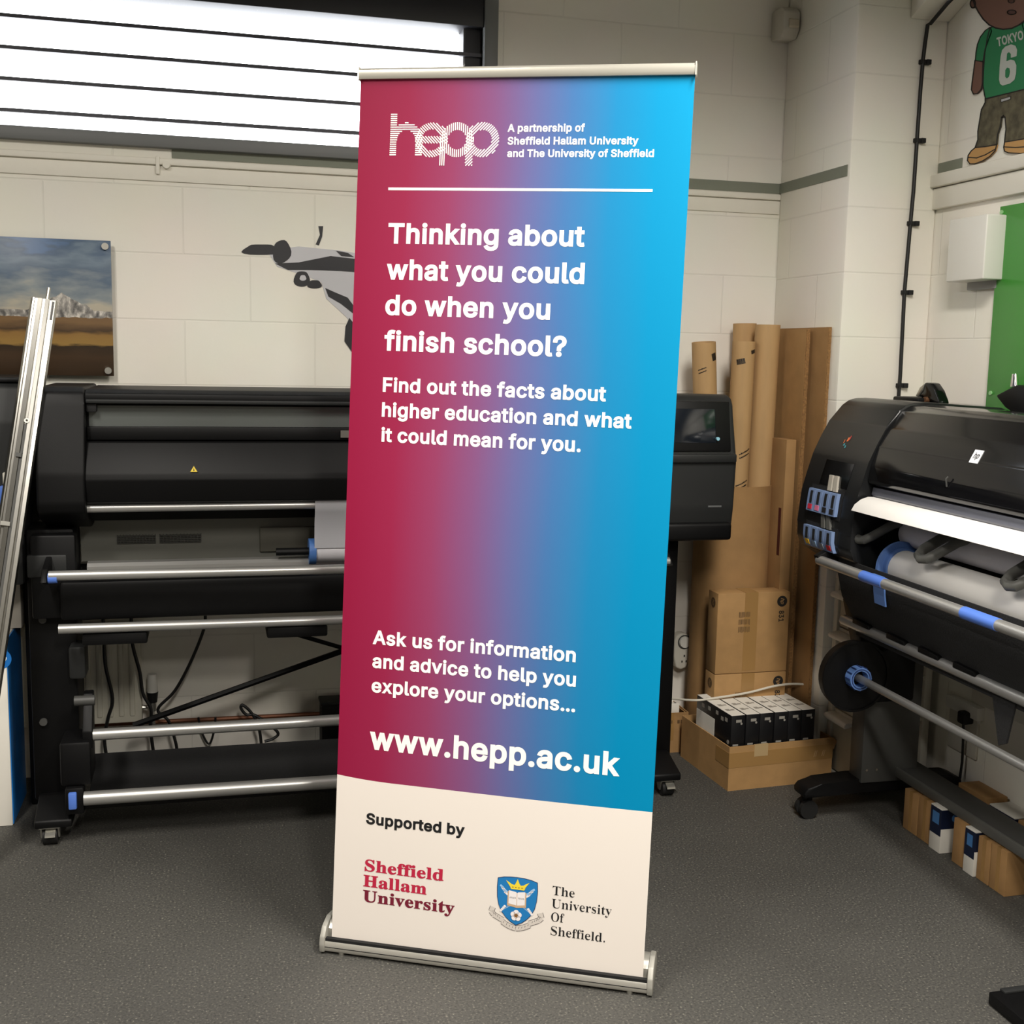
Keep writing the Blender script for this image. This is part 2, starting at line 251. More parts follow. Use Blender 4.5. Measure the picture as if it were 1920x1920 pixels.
N523;60,0,60,509,136,509,343,183,363,151,388,107,414,55,405,54,401,108,399,157,399,195,399,509,463,509,463,0,387,0,202,290,177,331,148,381,108,452,119,454,122,384,124,328,125,291,125,0|82,0,60,170,60,339,85,509,111,509,205,400,274,291,349,174,355,164,370,138,379,123,396,90,405,73,411,55,408,54,403,72,401,90,400,126,399,142,399,172,399,185,399,300,399,404,420,509,442,509,463,339,463,170,438,0,412,0,325,97,264,193,194,303,186,316,169,345,159,362,137,400,123,424,111,453,115,453,120,428,121,405,123,362,124,344,125,312,125,300,125,194,125,97,103,0
H517;60,0,60,509,125,509,125,289,392,289,392,509,457,509,457,0,392,0,392,232,125,232,125,0|82,0,60,170,60,339,82,509,103,509,125,435,125,362,214,289,303,289,392,362,392,435,414,509,435,509,457,339,457,170,435,0,414,0,392,77,392,155,303,232,214,232,125,155,125,77,103,0
U517;259,-8,154,15,85,80,60,173,60,509,124,509,124,178,141,113,187,68,259,52,331,68,377,113,393,178,393,509,457,509,457,173,433,80,363,15|299,-8,219,-8,184,0,124,31,101,53,68,107,60,138,60,285,60,397,81,509,103,509,124,399,124,288,124,154,130,132,152,94,167,79,207,57,231,52,287,52,311,57,351,79,366,94,387,132,393,154,393,288,393,399,414,509,436,509,457,397,457,285,457,138,449,107,416,53,393,31,334,0
8453;226,-7,136,11,74,62,52,135,65,195,101,241,153,265,153,267,93,308,70,380,90,450,146,498,226,516,306,498,361,450,382,380,359,308,300,267,300,265,351,241,387,195,401,135,378,62,317,11|260,-7,192,-7,162,-1,109,24,89,40,59,83,52,108,52,157,56,177,74,213,86,229,116,253,133,261,153,265,153,266,128,273,108,287,78,329,70,353,70,406,77,429,104,470,122,486,169,510,196,516,256,516,283,510,329,486,348,470,375,429,382,406,382,353,374,329,344,287,325,273,300,266,300,265,319,261,336,253,366,229,378,213,396,177,401,157,401,108,393,83,364,40,343,24,291,-1;226,49,285,60,323,91,337,139,322,189,283,223,226,235,169,223,130,189,115,139,129,91,167,60|204,49,249,49,268,53,301,68,314,78,332,105,337,121,337,158,332,174,313,203,300,214,266,231,247,235,205,235,186,231,152,214,139,203,120,174,115,158,115,121,120,105,138,78,151,68,184,53;226,290,274,300,307,330,319,376,308,420,275,449,226,460,177,449,145,420,133,376,145,330,178,300|208,290,244,290,260,293,288,307,299,318,315,343,319,358,319,393,315,407,300,433,289,443,261,456,245,460,208,460,191,456,163,443,152,433,137,407,133,393,133,358,137,343,152,318,163,307,192,293
3453;218,-7,133,10,70,57,44,132,109,132,126,87,165,59,219,50,275,61,315,93,329,145,316,196,275,234,201,248,157,248,157,299,288,448,288,452,70,452,70,509,372,509,372,461,211,278,211,289,308,276,371,222,393,145,370,66,309,12|252,-7,187,-7,158,-1,107,21,86,37,54,78,46,103,66,132,87,132,111,114,117,99,136,75,149,65,181,53,199,50,239,50,258,53,292,68,305,79,324,107,329,124,329,163,325,181,307,212,293,224,256,243,231,248,186,248,172,248,157,265,157,282,200,349,244,399,288,450,288,451,215,452,142,452,70,471,70,490,171,509,272,509,372,493,372,477,319,400,265,339,211,282,211,285,249,293,281,288,335,263,356,246,386,199,393,173,393,115,385,89,355,43,335,25,282,0
1453;76,0,76,55,391,55,391,0|181,0,76,18,76,36,181,55,286,55,391,36,391,18,286,0;276,509,276,0,212,0,212,448,209,448,86,358,86,427,198,509|250,509,276,339,276,170,255,0,234,0,212,149,212,299,211,448,210,448,168,418,127,388,86,381,86,404,123,454,161,481,224,509
…588;98,-4,66,9,52,41,66,73,98,87,130,73,144,41,130,9|111,-4,85,-4,75,0,57,18,52,28,52,54,57,65,75,82,85,87,111,87,122,82,139,65,144,54,144,28,139,18,122,0;294,-4,262,9,248,41,262,73,294,87,326,73,340,41,326,9|307,-4,281,-4,271,0,253,18,248,28,248,54,253,65,271,82,281,87,307,87,318,82,335,65,340,54,340,28,335,18,318,0;490,-4,458,9,445,41,458,73,490,87,523,73,536,41,523,9|503,-4,478,-4,467,0,449,18,445,28,445,54,449,65,467,82,478,87,503,87,514,82,532,65,536,54,536,28,532,18,514,0
6453;226,-7,142,15,84,74,64,162,80,239,137,340,252,509,322,509,151,261,145,261,165,288,196,307,235,314,316,295,370,240,389,157,368,73,310,14|258,-7,195,-7,167,0,118,29,98,49,71,100,64,129,64,186,69,212,91,266,110,300,176,396,214,453,276,509,299,509,265,426,208,344,149,261,147,261,150,271,157,280,174,296,184,302,207,312,221,314,266,314,293,308,339,282,357,263,382,216,389,189,389,125,382,97,354,48,334,28,286,0;226,48,279,63,314,101,327,157,314,213,279,251,226,265,174,252,138,214,125,158,138,102,174,63|207,48,246,48,264,53,294,72,306,85,323,118,327,136,327,178,323,197,306,230,294,242,264,261,246,265,207,265,189,261,159,243,147,230,129,198,125,179,125,137,129,118,147,85,159,72,189,53
K467;104,145,104,216,139,261,174,303,212,344,364,509,448,509,231,276,228,276|146,189,104,169,104,193,116,232,128,247,151,275,162,290,187,317,199,331,262,399,313,454,392,509,420,509,376,431,304,353,230,276,229,276,187,233;60,0,60,509,125,509,125,334,124,225,125,193,125,0|82,0,60,170,60,339,82,509,103,509,125,451,125,392,124,298,124,261,124,214,124,204,125,129,125,64,103,0;372,0,188,259,228,309,449,0|398,0,311,86,249,173,201,276,215,293,302,206,375,103,423,0
O533;267,-7,150,25,70,115,40,254,70,393,150,484,267,516,384,484,464,393,493,254,464,115,384,25|311,-7,223,-7,184,4,116,46,90,76,50,154,40,201,40,308,50,354,90,432,116,462,184,505,223,516,311,516,350,505,418,462,444,432,483,354,493,308,493,201,483,154,444,76,418,46,350,4;267,53,349,76,408,144,430,254,408,365,349,433,267,456,184,433,125,364,103,254,125,144,184,76|236,53,297,53,325,61,374,91,394,114,423,174,430,211,430,298,423,335,394,395,374,417,325,448,297,456,236,456,209,448,159,417,140,394,111,334,103,297,103,211,111,174,140,114,159,92,209,61
x379;21,0,171,218,171,171,29,379,100,379,147,306,179,253,207,206,175,206,202,253,233,306,282,379,352,379,209,169,209,214,358,0,287,0,231,85,200,136,173,182,205,182,178,136,148,85,91,0|44,0,71,73,121,145,171,202,171,187,124,240,76,310,52,379,76,379,116,355,132,330,160,287,170,270,188,237,198,221,197,206,186,206,185,221,194,237,211,270,221,287,249,330,266,355,305,379,328,379,304,309,256,239,209,184,209,199,258,143,308,71,334,0,310,0,268,28,249,57,219,103,209,120,191,152,182,167,183,182,194,182,195,167,186,152,170,120,160,103,129,57,110,28,68,0
Y472;203,0,203,208,16,509,91,509,192,344,222,292,250,230,224,230,251,293,280,344,381,509,455,509,268,208,268,0|225,0,203,69,203,139,141,308,79,409,41,509,66,509,125,454,159,399,203,326,213,309,231,275,240,255,241,230,232,230,233,255,242,276,260,310,270,327,314,399,347,454,406,509,430,509,393,409,330,308,268,139,268,69,247,0
''',
'b': '''
T423;92,0,92,17,142,31,156,81,156,433,149,433,65,403,29,318,11,318,11,455,410,455,410,317,394,317,269,433,263,433,263,81,276,30,328,17,328,0|171,0,92,6,92,12,116,17,133,22,151,40,156,56,156,198,156,316,154,433,151,433,114,433,86,423,45,383,32,355,23,318,17,318,11,364,11,409,144,455,277,455,410,409,410,363,405,317,399,317,386,394,344,433,267,433,265,433,263,316,263,198,263,56,268,39,285,22,302,17,328,12,328,6,249,0
h381;18,0,18,16,45,26,52,56,52,399,46,429,19,440,19,455,148,455,148,267,243,318,330,212,330,56,337,26,363,16,363,0,202,0,202,16,207,16,235,56,235,217,229,258,203,271,148,235,148,56,154,26,180,16,180,0|72,0,18,5,18,11,31,17,40,20,50,31,52,41,52,170,52,285,52,413,50,423,41,435,32,439,19,445,19,450,62,455,105,455,148,392,148,330,173,301,205,318,301,318,330,283,330,160,330,108,330,42,333,32,342,20,350,17,363,11,363,5,310,0,256,0,202,5,202,11,204,16,205,16,226,16,235,29,235,109,235,163,235,235,233,249,225,267,216,271,182,271,163,259,148,175,148,116,148,42,150,32,158,20,167,17,180,11,180,5,126,0
e301;154,-10,85,10,37,69,19,157,38,240,87,298,157,318,249,280,283,173,283,166,117,166,199,42,270,86,285,73|208,-10,128,-10,105,-3,64,24,49,43,25,94,19,123,19,188,26,216,50,265,66,284,108,311,131,318,196,318,226,306,271,255,283,219,283,171,283,168,227,166,172,166,118,84,145,42,226,42,249,57,275,81,280,77,252,17;116,192,201,192,201,215,193,277,161,297,116,203|116,196,145,192,173,192,201,200,201,207,201,243,199,264,187,290,177,297,131,297,116,266,116,200
U492;248,-13,114,29,73,155,73,379,61,424,15,439,15,455,240,455,240,439,202,432,185,415,181,379,181,140,203,51,275,22,392,159,392,378,379,423,328,439,328,455,474,455,474,439,433,421,422,378,422,181,380,32|307,-13,186,-13,141,1,87,56,73,98,73,230,73,304,73,400,69,415,52,432,37,437,15,444,15,450,90,455,165,455,240,450,240,444,224,437,211,435,194,429,188,423,182,407,181,395,181,299,181,219,181,100,188,71,218,32,242,22,353,22,392,68,392,232,392,305,392,400,388,415,371,432,354,437,328,444,328,450,377,455,426,455,474,450,474,444,454,436,440,430,426,413,422,398,422,313,422,247,422,112,408,62,351,2
n381;18,0,18,16,45,26,52,56,52,253,46,284,19,294,19,310,148,310,148,267,243,318,330,212,330,56,337,26,363,16,363,0,202,0,202,16,207,16,235,56,235,217,229,258,203,271,148,235,148,56,154,26,180,16,180,0|72,0,18,5,18,11,31,17,40,20,50,31,52,41,52,122,52,187,52,267,50,277,41,290,32,294,19,300,19,305,62,310,105,310,148,296,148,282,172,301,204,318,301,318,330,283,330,160,330,108,330,42,333,32,342,20,350,17,363,11,363,5,310,0,256,0,202,5,202,11,204,16,205,16,226,16,235,29,235,109,235,163,235,235,233,249,225,267,216,271,182,271,163,259,148,175,148,116,148,42,150,32,158,20,167,17,180,11,180,5,126,0
i198;101,362,65,376,50,412,65,449,101,463,137,449,151,412,136,376|115,362,86,362,74,367,55,386,50,398,50,427,55,439,74,458,86,463,115,463,127,458,146,439,151,427,151,398,146,386,126,367;18,0,18,16,45,26,52,56,52,252,47,285,20,293,21,310,148,310,148,56,154,26,180,16,180,0|72,0,18,5,18,11,32,17,41,20,50,31,52,41,52,121,52,186,52,268,50,279,43,290,34,293,20,299,21,305,63,310,106,310,148,225,148,141,148,42,150,32,158,20,167,17,180,11,180,5,126,0
v306;142,-10,38,248,22,281,-3,293,-3,310,164,310,164,294,156,294,129,276,130,268,185,122,236,253,241,272,203,294,203,310,305,310,305,295,278,279,260,243,160,-10|148,-10,108,76,73,162,32,262,27,273,17,289,9,293,-3,299,-3,305,53,310,108,310,164,305,164,300,161,294,158,294,138,294,129,288,129,273,129,271,148,219,167,171,202,166,219,209,239,262,241,268,241,287,229,294,203,300,203,305,237,310,271,310,305,305,305,300,292,292,283,287,272,271,266,259,227,159,193,74,154,-10
r287;18,0,18,16,45,26,52,56,52,252,46,285,20,293,21,310,146,310,146,252,187,301,233,318,275,304,289,266,278,234,248,222,222,231,207,250,189,260,162,241,149,192,149,56,159,25,197,16,197,0|78,0,18,5,18,11,32,17,41,20,50,31,52,41,52,121,52,186,52,269,50,280,42,290,34,293,20,299,21,305,62,310,104,310,146,291,146,271,157,273,171,290,203,313,218,318,252,318,266,314,285,294,289,282,289,253,286,242,270,226,260,222,236,222,228,225,216,236,212,243,202,257,196,260,179,260,170,254,153,229,149,213,149,147,149,101,149,41,152,30,165,20,178,17,197,11,197,5,138,0
s288;151,-10,87,6,73,9,51,-9,36,-9,36,105,53,105,87,39,140,15,179,27,192,58,156,105,107,130,54,169,37,220,65,291,141,319,166,316,199,308,206,306,213,305,230,319,244,319,244,222,228,222,196,277,149,296,116,286,105,259,115,232,146,212,191,189,241,151,257,95,228,18|183,-10,133,-10,112,-5,83,8,78,9,62,9,55,3,46,-9,41,-9,36,29,36,67,41,105,47,105,59,77,71,55,103,23,121,15,157,15,170,19,188,34,192,45,192,77,180,93,139,113,123,121,84,141,66,154,43,184,37,201,37,248,46,272,83,310,109,319,148,319,156,318,175,314,186,311,201,307,203,307,209,305,211,305,221,305,226,310,235,319,239,319,244,287,244,254,239,222,233,222,221,246,211,264,182,290,167,296,135,296,124,293,109,279,105,270,105,248,108,240,122,225,133,218,161,204,176,197,214,178,231,166,252,137,257,118,257,62,247,37,209,-1
t228;124,-9,66,10,48,71,48,279,20,279,20,300,88,369,129,424,144,424,144,310,208,310,208,279,144,279,144,82,149,51,168,40,206,75,222,66|169,-9,97,-9,77,-3,54,24,48,44,48,140,48,210,39,279,30,279,20,286,20,293,47,325,70,348,106,390,120,408,134,424,139,424,144,386,144,348,165,310,186,310,208,300,208,289,186,279,165,279,144,213,144,148,144,68,146,58,153,44,159,40,184,40,196,52,212,72,217,69,202,16
y300;52,-140,10,-125,-7,-84,5,-53,36,-40,64,-49,75,-76,74,-81,74,-87,86,-99,114,-74,129,-44,140,-5,36,251,25,275,15,287,-3,293,-5,293,-5,310,162,310,162,293,136,289,128,275,130,267,133,257,185,119,230,241,236,260,238,274,229,289,203,293,203,310,300,310,300,293,277,281,259,242,162,-24,129,-96,95,-131|69,-140,35,-140,21,-135,-1,-115,-7,-101,-7,-72,-3,-62,12,-44,23,-40,47,-40,57,-43,71,-56,75,-65,75,-78,74,-79,74,-83,74,-85,74,-95,78,-99,94,-99,103,-90,120,-65,125,-56,134,-33,137,-20,106,80,71,165,32,261,28,269,21,281,18,285,11,291,5,293,-4,293,-4,293,-5,299,-5,305,51,310,106,310,162,305,162,299,149,293,141,292,131,287,128,282,128,272,129,270,131,263,132,260,150,211,168,165,200,160,215,200,233,248,235,255,237,265,238,270,238,282,235,287,224,292,215,293,203,299,203,305,235,310,267,310,300,305,300,299,290,293,283,289,271,272,266,259,227,154,194,65,151,-55,140,-79,119,-112,107,-124,83,-137
O525;261,-11,169,7,94,58,45,134,28,228,45,321,95,397,170,448,265,466,357,448,431,399,481,323,498,228,481,134,430,58,355,7|295,-11,227,-11,197,-5,140,19,116,36,73,79,57,105,33,163,28,194,28,261,33,292,57,350,73,376,116,419,141,436,199,460,231,466,298,466,329,460,385,436,410,420,452,377,469,352,492,294,498,262,498,194,492,163,469,105,452,79,409,36,384,19,326,-5;265,12,379,228,348,389,260,443,145,228,177,67|228,12,341,12,379,84,379,298,369,352,326,425,297,443,183,443,145,371,145,157,156,104,199,30
f214;15,0,15,16,40,22,50,35,52,73,52,277,16,277,16,310,52,310,52,353,85,436,174,465,240,446,263,400,252,367,224,355,195,365,185,391,193,420,196,426,197,433,180,443,153,430,148,390,148,310,203,310,203,277,148,277,148,65,158,26,199,16,199,0|76,0,15,5,15,11,26,17,35,19,45,25,48,29,51,40,52,53,52,141,52,209,40,277,28,277,16,288,16,299,28,310,40,310,52,325,52,339,52,389,63,416,106,455,136,465,202,465,224,458,255,433,263,418,263,385,259,374,244,359,235,355,212,355,203,359,188,372,185,380,185,400,187,410,194,422,195,424,197,429,197,431,197,440,192,443,166,443,157,439,150,421,148,408,148,364,148,337,166,310,185,310,203,299,203,288,185,277,166,277,148,206,148,136,148,45,151,32,165,19,178,16,199,11,199,5,138,0
S390;43,-11,43,158,62,158,111,50,197,15,257,36,279,89,225,160,163,191,77,253,50,332,67,403,115,449,185,466,229,461,282,448,291,446,300,445,320,466,339,466,339,319,322,319,293,385,248,429,194,445,140,426,120,380,137,336,189,303,253,273,317,233,350,188,359,133,339,58,281,8,192,-10,158,-8,126,1,98,9,85,12,69,7,61,-11|49,-11,43,45,43,102,49,158,56,158,73,109,90,73,133,26,162,15,222,15,242,22,271,50,279,68,279,119,261,142,204,170,183,180,124,210,95,231,59,274,50,301,50,359,56,383,79,423,95,438,136,460,159,466,198,466,213,465,246,458,263,454,286,447,289,446,294,445,297,445,311,445,318,452,327,466,333,466,339,417,339,368,334,319,328,319,316,344,306,366,281,404,265,418,231,439,213,445,171,445,153,439,126,414,120,399,120,363,125,348,149,325,166,314,210,293,232,283,281,260,302,247,333,219,344,204,356,172,359,154,359,104,352,79,325,36,306,20,256,-4,226,-10,181,-10,170,-9,147,-6,136,-3,114,5,105,8,91,11,87,12,77,12,72,10,66,4,63,-2,55,-11
l199;18,0,18,16,45,26,52,56,52,398,47,429,20,439,20,455,148,455,148,56,154,26,180,16,180,0|72,0,18,5,18,11,32,17,41,20,50,31,52,41,52,170,52,284,52,412,51,423,43,435,34,439,20,445,20,450,63,455,106,455,148,322,148,189,148,42,150,32,158,20,167,17,180,11,180,5,126,0
d370;140,-10,78,10,35,66,19,147,36,237,81,297,146,318,223,280,223,401,212,430,176,439,176,455,319,455,319,75,325,41,353,28,353,11,223,-10,223,39|176,-10,116,-10,96,-3,59,24,45,43,25,90,19,117,19,182,25,212,47,263,62,283,101,311,122,318,177,318,203,306,223,320,223,361,223,415,219,425,205,436,193,439,176,445,176,450,224,455,271,455,319,329,319,202,319,59,321,47,329,34,338,30,353,22,353,16,317,11,274,4,223,6,223,23,204,6;171,28,202,41,223,76,223,242,206,270,174,281,130,250,118,153,130,58|152,28,182,28,192,33,212,50,219,62,223,131,223,186,221,253,216,262,197,277,186,281,153,281,139,270,122,229,118,197,118,111,121,79,138,38
H523;15,0,15,17,62,32,75,81,75,379,62,424,16,439,16,455,242,455,242,439,204,432,187,415,182,379,182,251,342,251,342,379,337,415,320,432,282,439,282,455,507,455,507,439,461,424,449,379,449,81,461,33,507,17,507,0,282,0,282,17,329,31,342,81,342,221,182,221,182,81,194,32,242,17,242,0|91,0,15,6,15,12,39,18,54,23,71,40,75,56,75,180,75,279,75,400,70,415,54,432,39,437,16,444,16,450,91,455,167,455,242,450,242,444,225,437,213,435,196,429,190,423,184,407,182,395,182,336,182,293,235,251,289,251,342,293,342,336,342,395,340,407,335,423,329,429,312,435,299,437,282,444,282,450,357,455,432,455,507,450,507,444,484,437,468,432,453,416,449,401,449,279,449,180,449,58,453,42,469,24,484,18,507,12,507,6,432,0,357,0,282,6,282,12,305,18,321,23,338,38,342,55,342,127,342,174,289,221,235,221,182,174,182,127,182,56,186,40,202,23,218,18,242,12,242,6,166,0
a344;255,-10,200,35,95,-9,40,11,20,63,63,136,199,190,199,241,187,282,148,296,104,274,113,257,123,231,110,202,77,191,45,203,33,236,49,278,95,308,162,318,263,292,293,210,293,62,295,40,304,34,320,42,329,28|282,-10,221,-10,203,5,170,6,135,-9,72,-9,54,-2,27,25,20,42,20,93,35,117,92,155,137,173,199,207,199,224,199,260,195,274,179,291,166,296,119,296,104,288,104,271,107,266,120,248,123,239,123,219,119,209,101,194,90,191,63,191,52,195,37,211,33,223,33,252,38,266,60,291,75,300,114,315,136,318,210,318,244,310,283,275,293,247,293,161,293,112,293,51,293,43,296,36,299,34,309,34,314,37,323,37,326,32,307,2;151,34,174,41,199,63,199,169,118,84|129,34,157,34,165,36,183,46,191,53,199,99,199,134,145,157,118,128,118,50
m554;18,0,18,16,45,26,52,56,52,253,46,284,19,294,19,310,146,310,146,265,237,318,320,261,418,318,504,212,504,56,510,26,536,16,536,0,377,0,377,16,403,26,410,56,410,217,404,258,377,271,324,237,324,56,331,26,356,16,356,0,199,0,199,16,225,26,232,56,232,217,226,258,199,271,146,235,146,56,152,27,177,16,177,0|71,0,18,5,18,11,31,17,40,20,50,31,52,41,52,122,52,187,52,267,50,277,41,290,32,294,19,300,19,305,61,310,104,310,146,295,146,280,172,300,202,318,283,318,310,299,346,299,379,318,475,318,504,283,504,160,504,108,504,42,506,32,514,20,523,17,536,11,536,5,483,0,430,0,377,5,377,11,390,17,398,20,407,32,410,42,410,109,410,163,410,235,408,249,400,267,391,271,358,271,340,260,324,177,324,116,324,42,327,32,335,20,343,17,356,11,356,5,304,0,252,0,199,5,199,11,212,17,221,20,229,32,232,42,232,109,232,163,232,235,230,248,222,267,213,271,178,271,161,259,146,175,146,116,146,42,148,33,156,20,165,17,177,11,177,5,124,0
.180;89,-9,60,1,48,36,60,71,89,81,119,71,132,36,119,1|101,-9,78,-9,69,-6,52,9,48,20,48,53,52,64,69,78,78,81,101,81,111,78,127,64,132,53,132,20,127,9,111,-6
''',
}
def glyphs(style):
    G = {}
    for rec in GLY[style].split('\n'):
        if not rec: continue
        h, *cs = rec.split(';')
        G[h[0]] = (int(h[1:]), [tuple([int(v) for v in q.split(',')] for q in c.split('|')) for c in cs])
    return G
GL = {k: glyphs(k) for k in GLY}

def flat(co, hd, off, res=6):
    """one letter contour as a polygon, its outline moved out by off (x, y)"""
    n = len(co)//2; L = []
    for i in range(n):
        j = (i+1) % n
        p0 = Vector(co[2*i:2*i+2]); p3 = Vector(co[2*j:2*j+2]); h1 = Vector(hd[4*i+2:4*i+4]); h2 = Vector(hd[4*j:4*j+2])
        straight = abs((h1-p0).x*(p3-p0).y-(h1-p0).y*(p3-p0).x) + abs((h2-p0).x*(p3-p0).y-(h2-p0).y*(p3-p0).x) < 3*max((p3-p0).length, 1)
        for k in range(1 if straight else res):
            t = k/res; q = p0*(1-t)**3 + h1*3*t*(1-t)**2 + h2*3*t*t*(1-t) + p3*t**3
            if not L or (q-L[-1]).length > 1.0: L.append(q)
    if len(L) > 1 and (L[0]-L[-1]).length < 1.0: L.pop()
    m = len(L); out = []
    for i in range(m):
        a = (L[i]-L[i-1]).normalized(); b = (L[(i+1) % m]-L[i]).normalized()
        na = Vector((-a.y, a.x)); nb_ = Vector((-b.y, b.x)); s = na+nb_
        if s.length < .3: s = na
        else: s.normalize(); s = s/max(s.dot(na), .6)
        out.append(L[i]+Vector((s.x*off[0], s.y*off[1])))
    return out

GCACHE = {}
def glyph_faces(style, ch, off, res):
    """triangles of a letter (every spot wound round by its contours), its advance"""
    key = (style, ch, off, res)
    if key not in GCACHE:
        adv, cs = GL[style][ch]; C = [flat(co, hd, (off[0]*1000, off[1]*1000), res) for co, hd in cs]
        V = []; E = []
        for P in C:
            k = len(V); V += P; E += [(k+i, k+(i+1) % len(P)) for i in range(len(P))]
        vo, eo, fo, *_ = delaunay_2d_cdt(V, E, [], 0, .01)
        keep = []
        for f in fo:
            c = sum((vo[i] for i in f), Vector((0, 0)))/len(f); wn = 0
            for P in C:
                for a, b in zip(P, P[1:]+P[:1]):
                    if (a.y > c.y) != (b.y > c.y):
                        if a.x + (c.y-a.y)/(b.y-a.y)*(b.x-a.x) > c.x: wn += 1 if b.y > a.y else -1
            if wn: keep.append(list(f))
        GCACHE[key] = ([v/1000 for v in vo], keep, adv/1000)
    return GCACHE[key]

def text_mesh(s, style='s', bold=.02, width=None, cap=None, res=6, track=0.0):
    """flat mesh of a line of text, baseline at y = 0, left edge at x = 0"""
    off = bold if isinstance(bold, tuple) else (bold, bold); bold = off[1]; x = 0.0; V = []; F = []
    for ch in s:
        if ch == ' ': x += .2; continue
        vo, fo, adv = glyph_faces(style, ch, off, res); k = len(V)
        V += [(x+v.x, v.y, 0) for v in vo]; F += [[k+i for i in f] for f in fo]
        x += adv + off[0]*.9 + track
    me = bpy.data.meshes.new('line'); me.from_pydata(V, [], F); me.update()
    used = {i for f in F for i in f}
    xs = [me.vertices[i].co.x for i in used]
    x0, x1 = min(xs), max(xs)
    sx = width/(x1-x0) if width else None
    capu = {'s': .509, 'b': .455}[style] + 2*bold
    sy = cap/capu if cap else sx
    if sx is None: sx = sy
    for v in me.vertices: v.co = ((v.co.x-x0)*sx, (v.co.y+bold)*sy, 0)
    return me

# ------------------------------------------------------------------ materials
def wall_mat(name, ax, rgb, zoff, uoff):
    m = M(name, rgb, rough=.75, spec=.3)
    nt = m.node_tree; b = nt.nodes['Principled BSDF']; tc = nt.nodes['Texture Coordinate']
    sp = nt.nodes.new('ShaderNodeSeparateXYZ'); cb = nt.nodes.new('ShaderNodeCombineXYZ')
    nt.links.new(tc.outputs['Object'], sp.inputs[0])
    nt.links.new(sp.outputs[ax], cb.inputs[0]); nt.links.new(sp.outputs[2], cb.inputs[1])
    mp = nt.nodes.new('ShaderNodeMapping'); mp.inputs['Location'].default_value = (uoff, zoff, 0)
    nt.links.new(cb.outputs[0], mp.inputs[0])
    br = nt.nodes.new('ShaderNodeTexBrick'); br.offset = .5; br.offset_frequency = 2
    br.inputs['Scale'].default_value = 1; br.inputs['Brick Width'].default_value = .452; br.inputs['Row Height'].default_value = .2265
    br.inputs['Mortar Size'].default_value = .0035; br.inputs['Mortar Smooth'].default_value = .6
    l = lin(rgb)
    br.inputs['Color1'].default_value = l; br.inputs['Color2'].default_value = tuple(v*.985 for v in l[:3])+(1,)
    br.inputs['Mortar'].default_value = tuple(v*.93 for v in l[:3])+(1,)
    nt.links.new(mp.outputs[0], br.inputs['Vector'])
    n = nt.nodes.new('ShaderNodeTexNoise'); n.inputs['Scale'].default_value = 3; n.inputs['Detail'].default_value = 6
    nt.links.new(tc.outputs['Object'], n.inputs['Vector'])
    mx = nt.nodes.new('ShaderNodeMix'); mx.data_type = 'RGBA'; mx.blend_type = 'MULTIPLY'; mx.inputs[0].default_value = .10
    nt.links.new(br.outputs['Color'], mx.inputs[6]); nt.links.new(n.outputs['Color'], mx.inputs[7])
    nt.links.new(mx.outputs[2], b.inputs['Base Color'])
    n2 = nt.nodes.new('ShaderNodeTexNoise'); n2.inputs['Scale'].default_value = 90; n2.inputs['Detail'].default_value = 3
    nt.links.new(tc.outputs['Object'], n2.inputs['Vector'])
    ma = nt.nodes.new('ShaderNodeMath'); ma.operation = 'MULTIPLY_ADD'; ma.inputs[1].default_value = .12
    sb = nt.nodes.new('ShaderNodeMath'); sb.operation = 'SUBTRACT'; sb.inputs[0].default_value = 1
    nt.links.new(br.outputs['Fac'], sb.inputs[1]); nt.links.new(n2.outputs['Fac'], ma.inputs[0]); nt.links.new(sb.outputs[0], ma.inputs[2])
    bp = nt.nodes.new('ShaderNodeBump'); bp.inputs['Strength'].default_value = .35; bp.inputs['Distance'].default_value = .004
    nt.links.new(ma.outputs[0], bp.inputs['Height']); nt.links.new(bp.outputs[0], b.inputs['Normal'])
    return m
YB = 4.30      # back wall
XC, YP = 2.175, 3.78   # corner pier: its side face and its front face
XR = 2.53      # right wall
zj = at(350, 477, 1, YB).z; xj = at(345, 540, 1, YB).x
CREAM = (242, 238, 227)
m_wb = wall_mat('painted_block_back', 0, CREAM, -(zj % .2265), -xj + .226)
m_wr = wall_mat('painted_block_right', 1, CREAM, -(at(1500, 520, 0, XC).z % .2265), .1)
m_trim = M('painted_trim', (236, 232, 220), .6, spec=.3, bump=.1, bs=40)
m_ceil = M('ceiling_paint', (120, 118, 112), .9)
m_wd = M('far_wall_paint', (150, 146, 136), .8)
m_stripe = M('grey_green_paint', (128, 132, 118), .7, bump=.1)
m_blk = M('black_plastic', (9, 9, 10), .5, spec=.22, bump=.06, bs=500)
m_blk2 = M('charcoal_plastic', (36, 37, 37), .5, spec=.3, bump=.06, bs=500)
m_dark = M('dark_metal', (30, 30, 31), .5, metal=.3)
m_void = M('black_inside', (10, 10, 11), .8)
m_gloss = M('glossy_black', (12, 12, 14), .12, spec=.38)
m_steel = M('satin_steel', (186, 185, 182), .34, metal=.72, var=.04, vs=30, aniso=(.2, 8, 8))
m_alu = M('brushed_aluminium', (176, 174, 168), .26, metal=1.0, var=.05, vs=40, aniso=(8, 8, .2))
m_sil = M('silver_anodised', (188, 186, 178), .32, metal=.9)
m_blue = M('blue_plastic', (82, 120, 205), .4)
m_bluep = M('pale_blue_plastic', (124, 146, 186), .45)
m_white = M('white_plastic', (226, 224, 216), .4)
m_offw = M('aged_white_plastic', (206, 202, 190), .5)
m_paper = M('white_paper', (224, 221, 216), .7, var=.02, vs=5)
m_paperg = M('roll_paper', (208, 206, 212), .6, var=.05, vs=6)
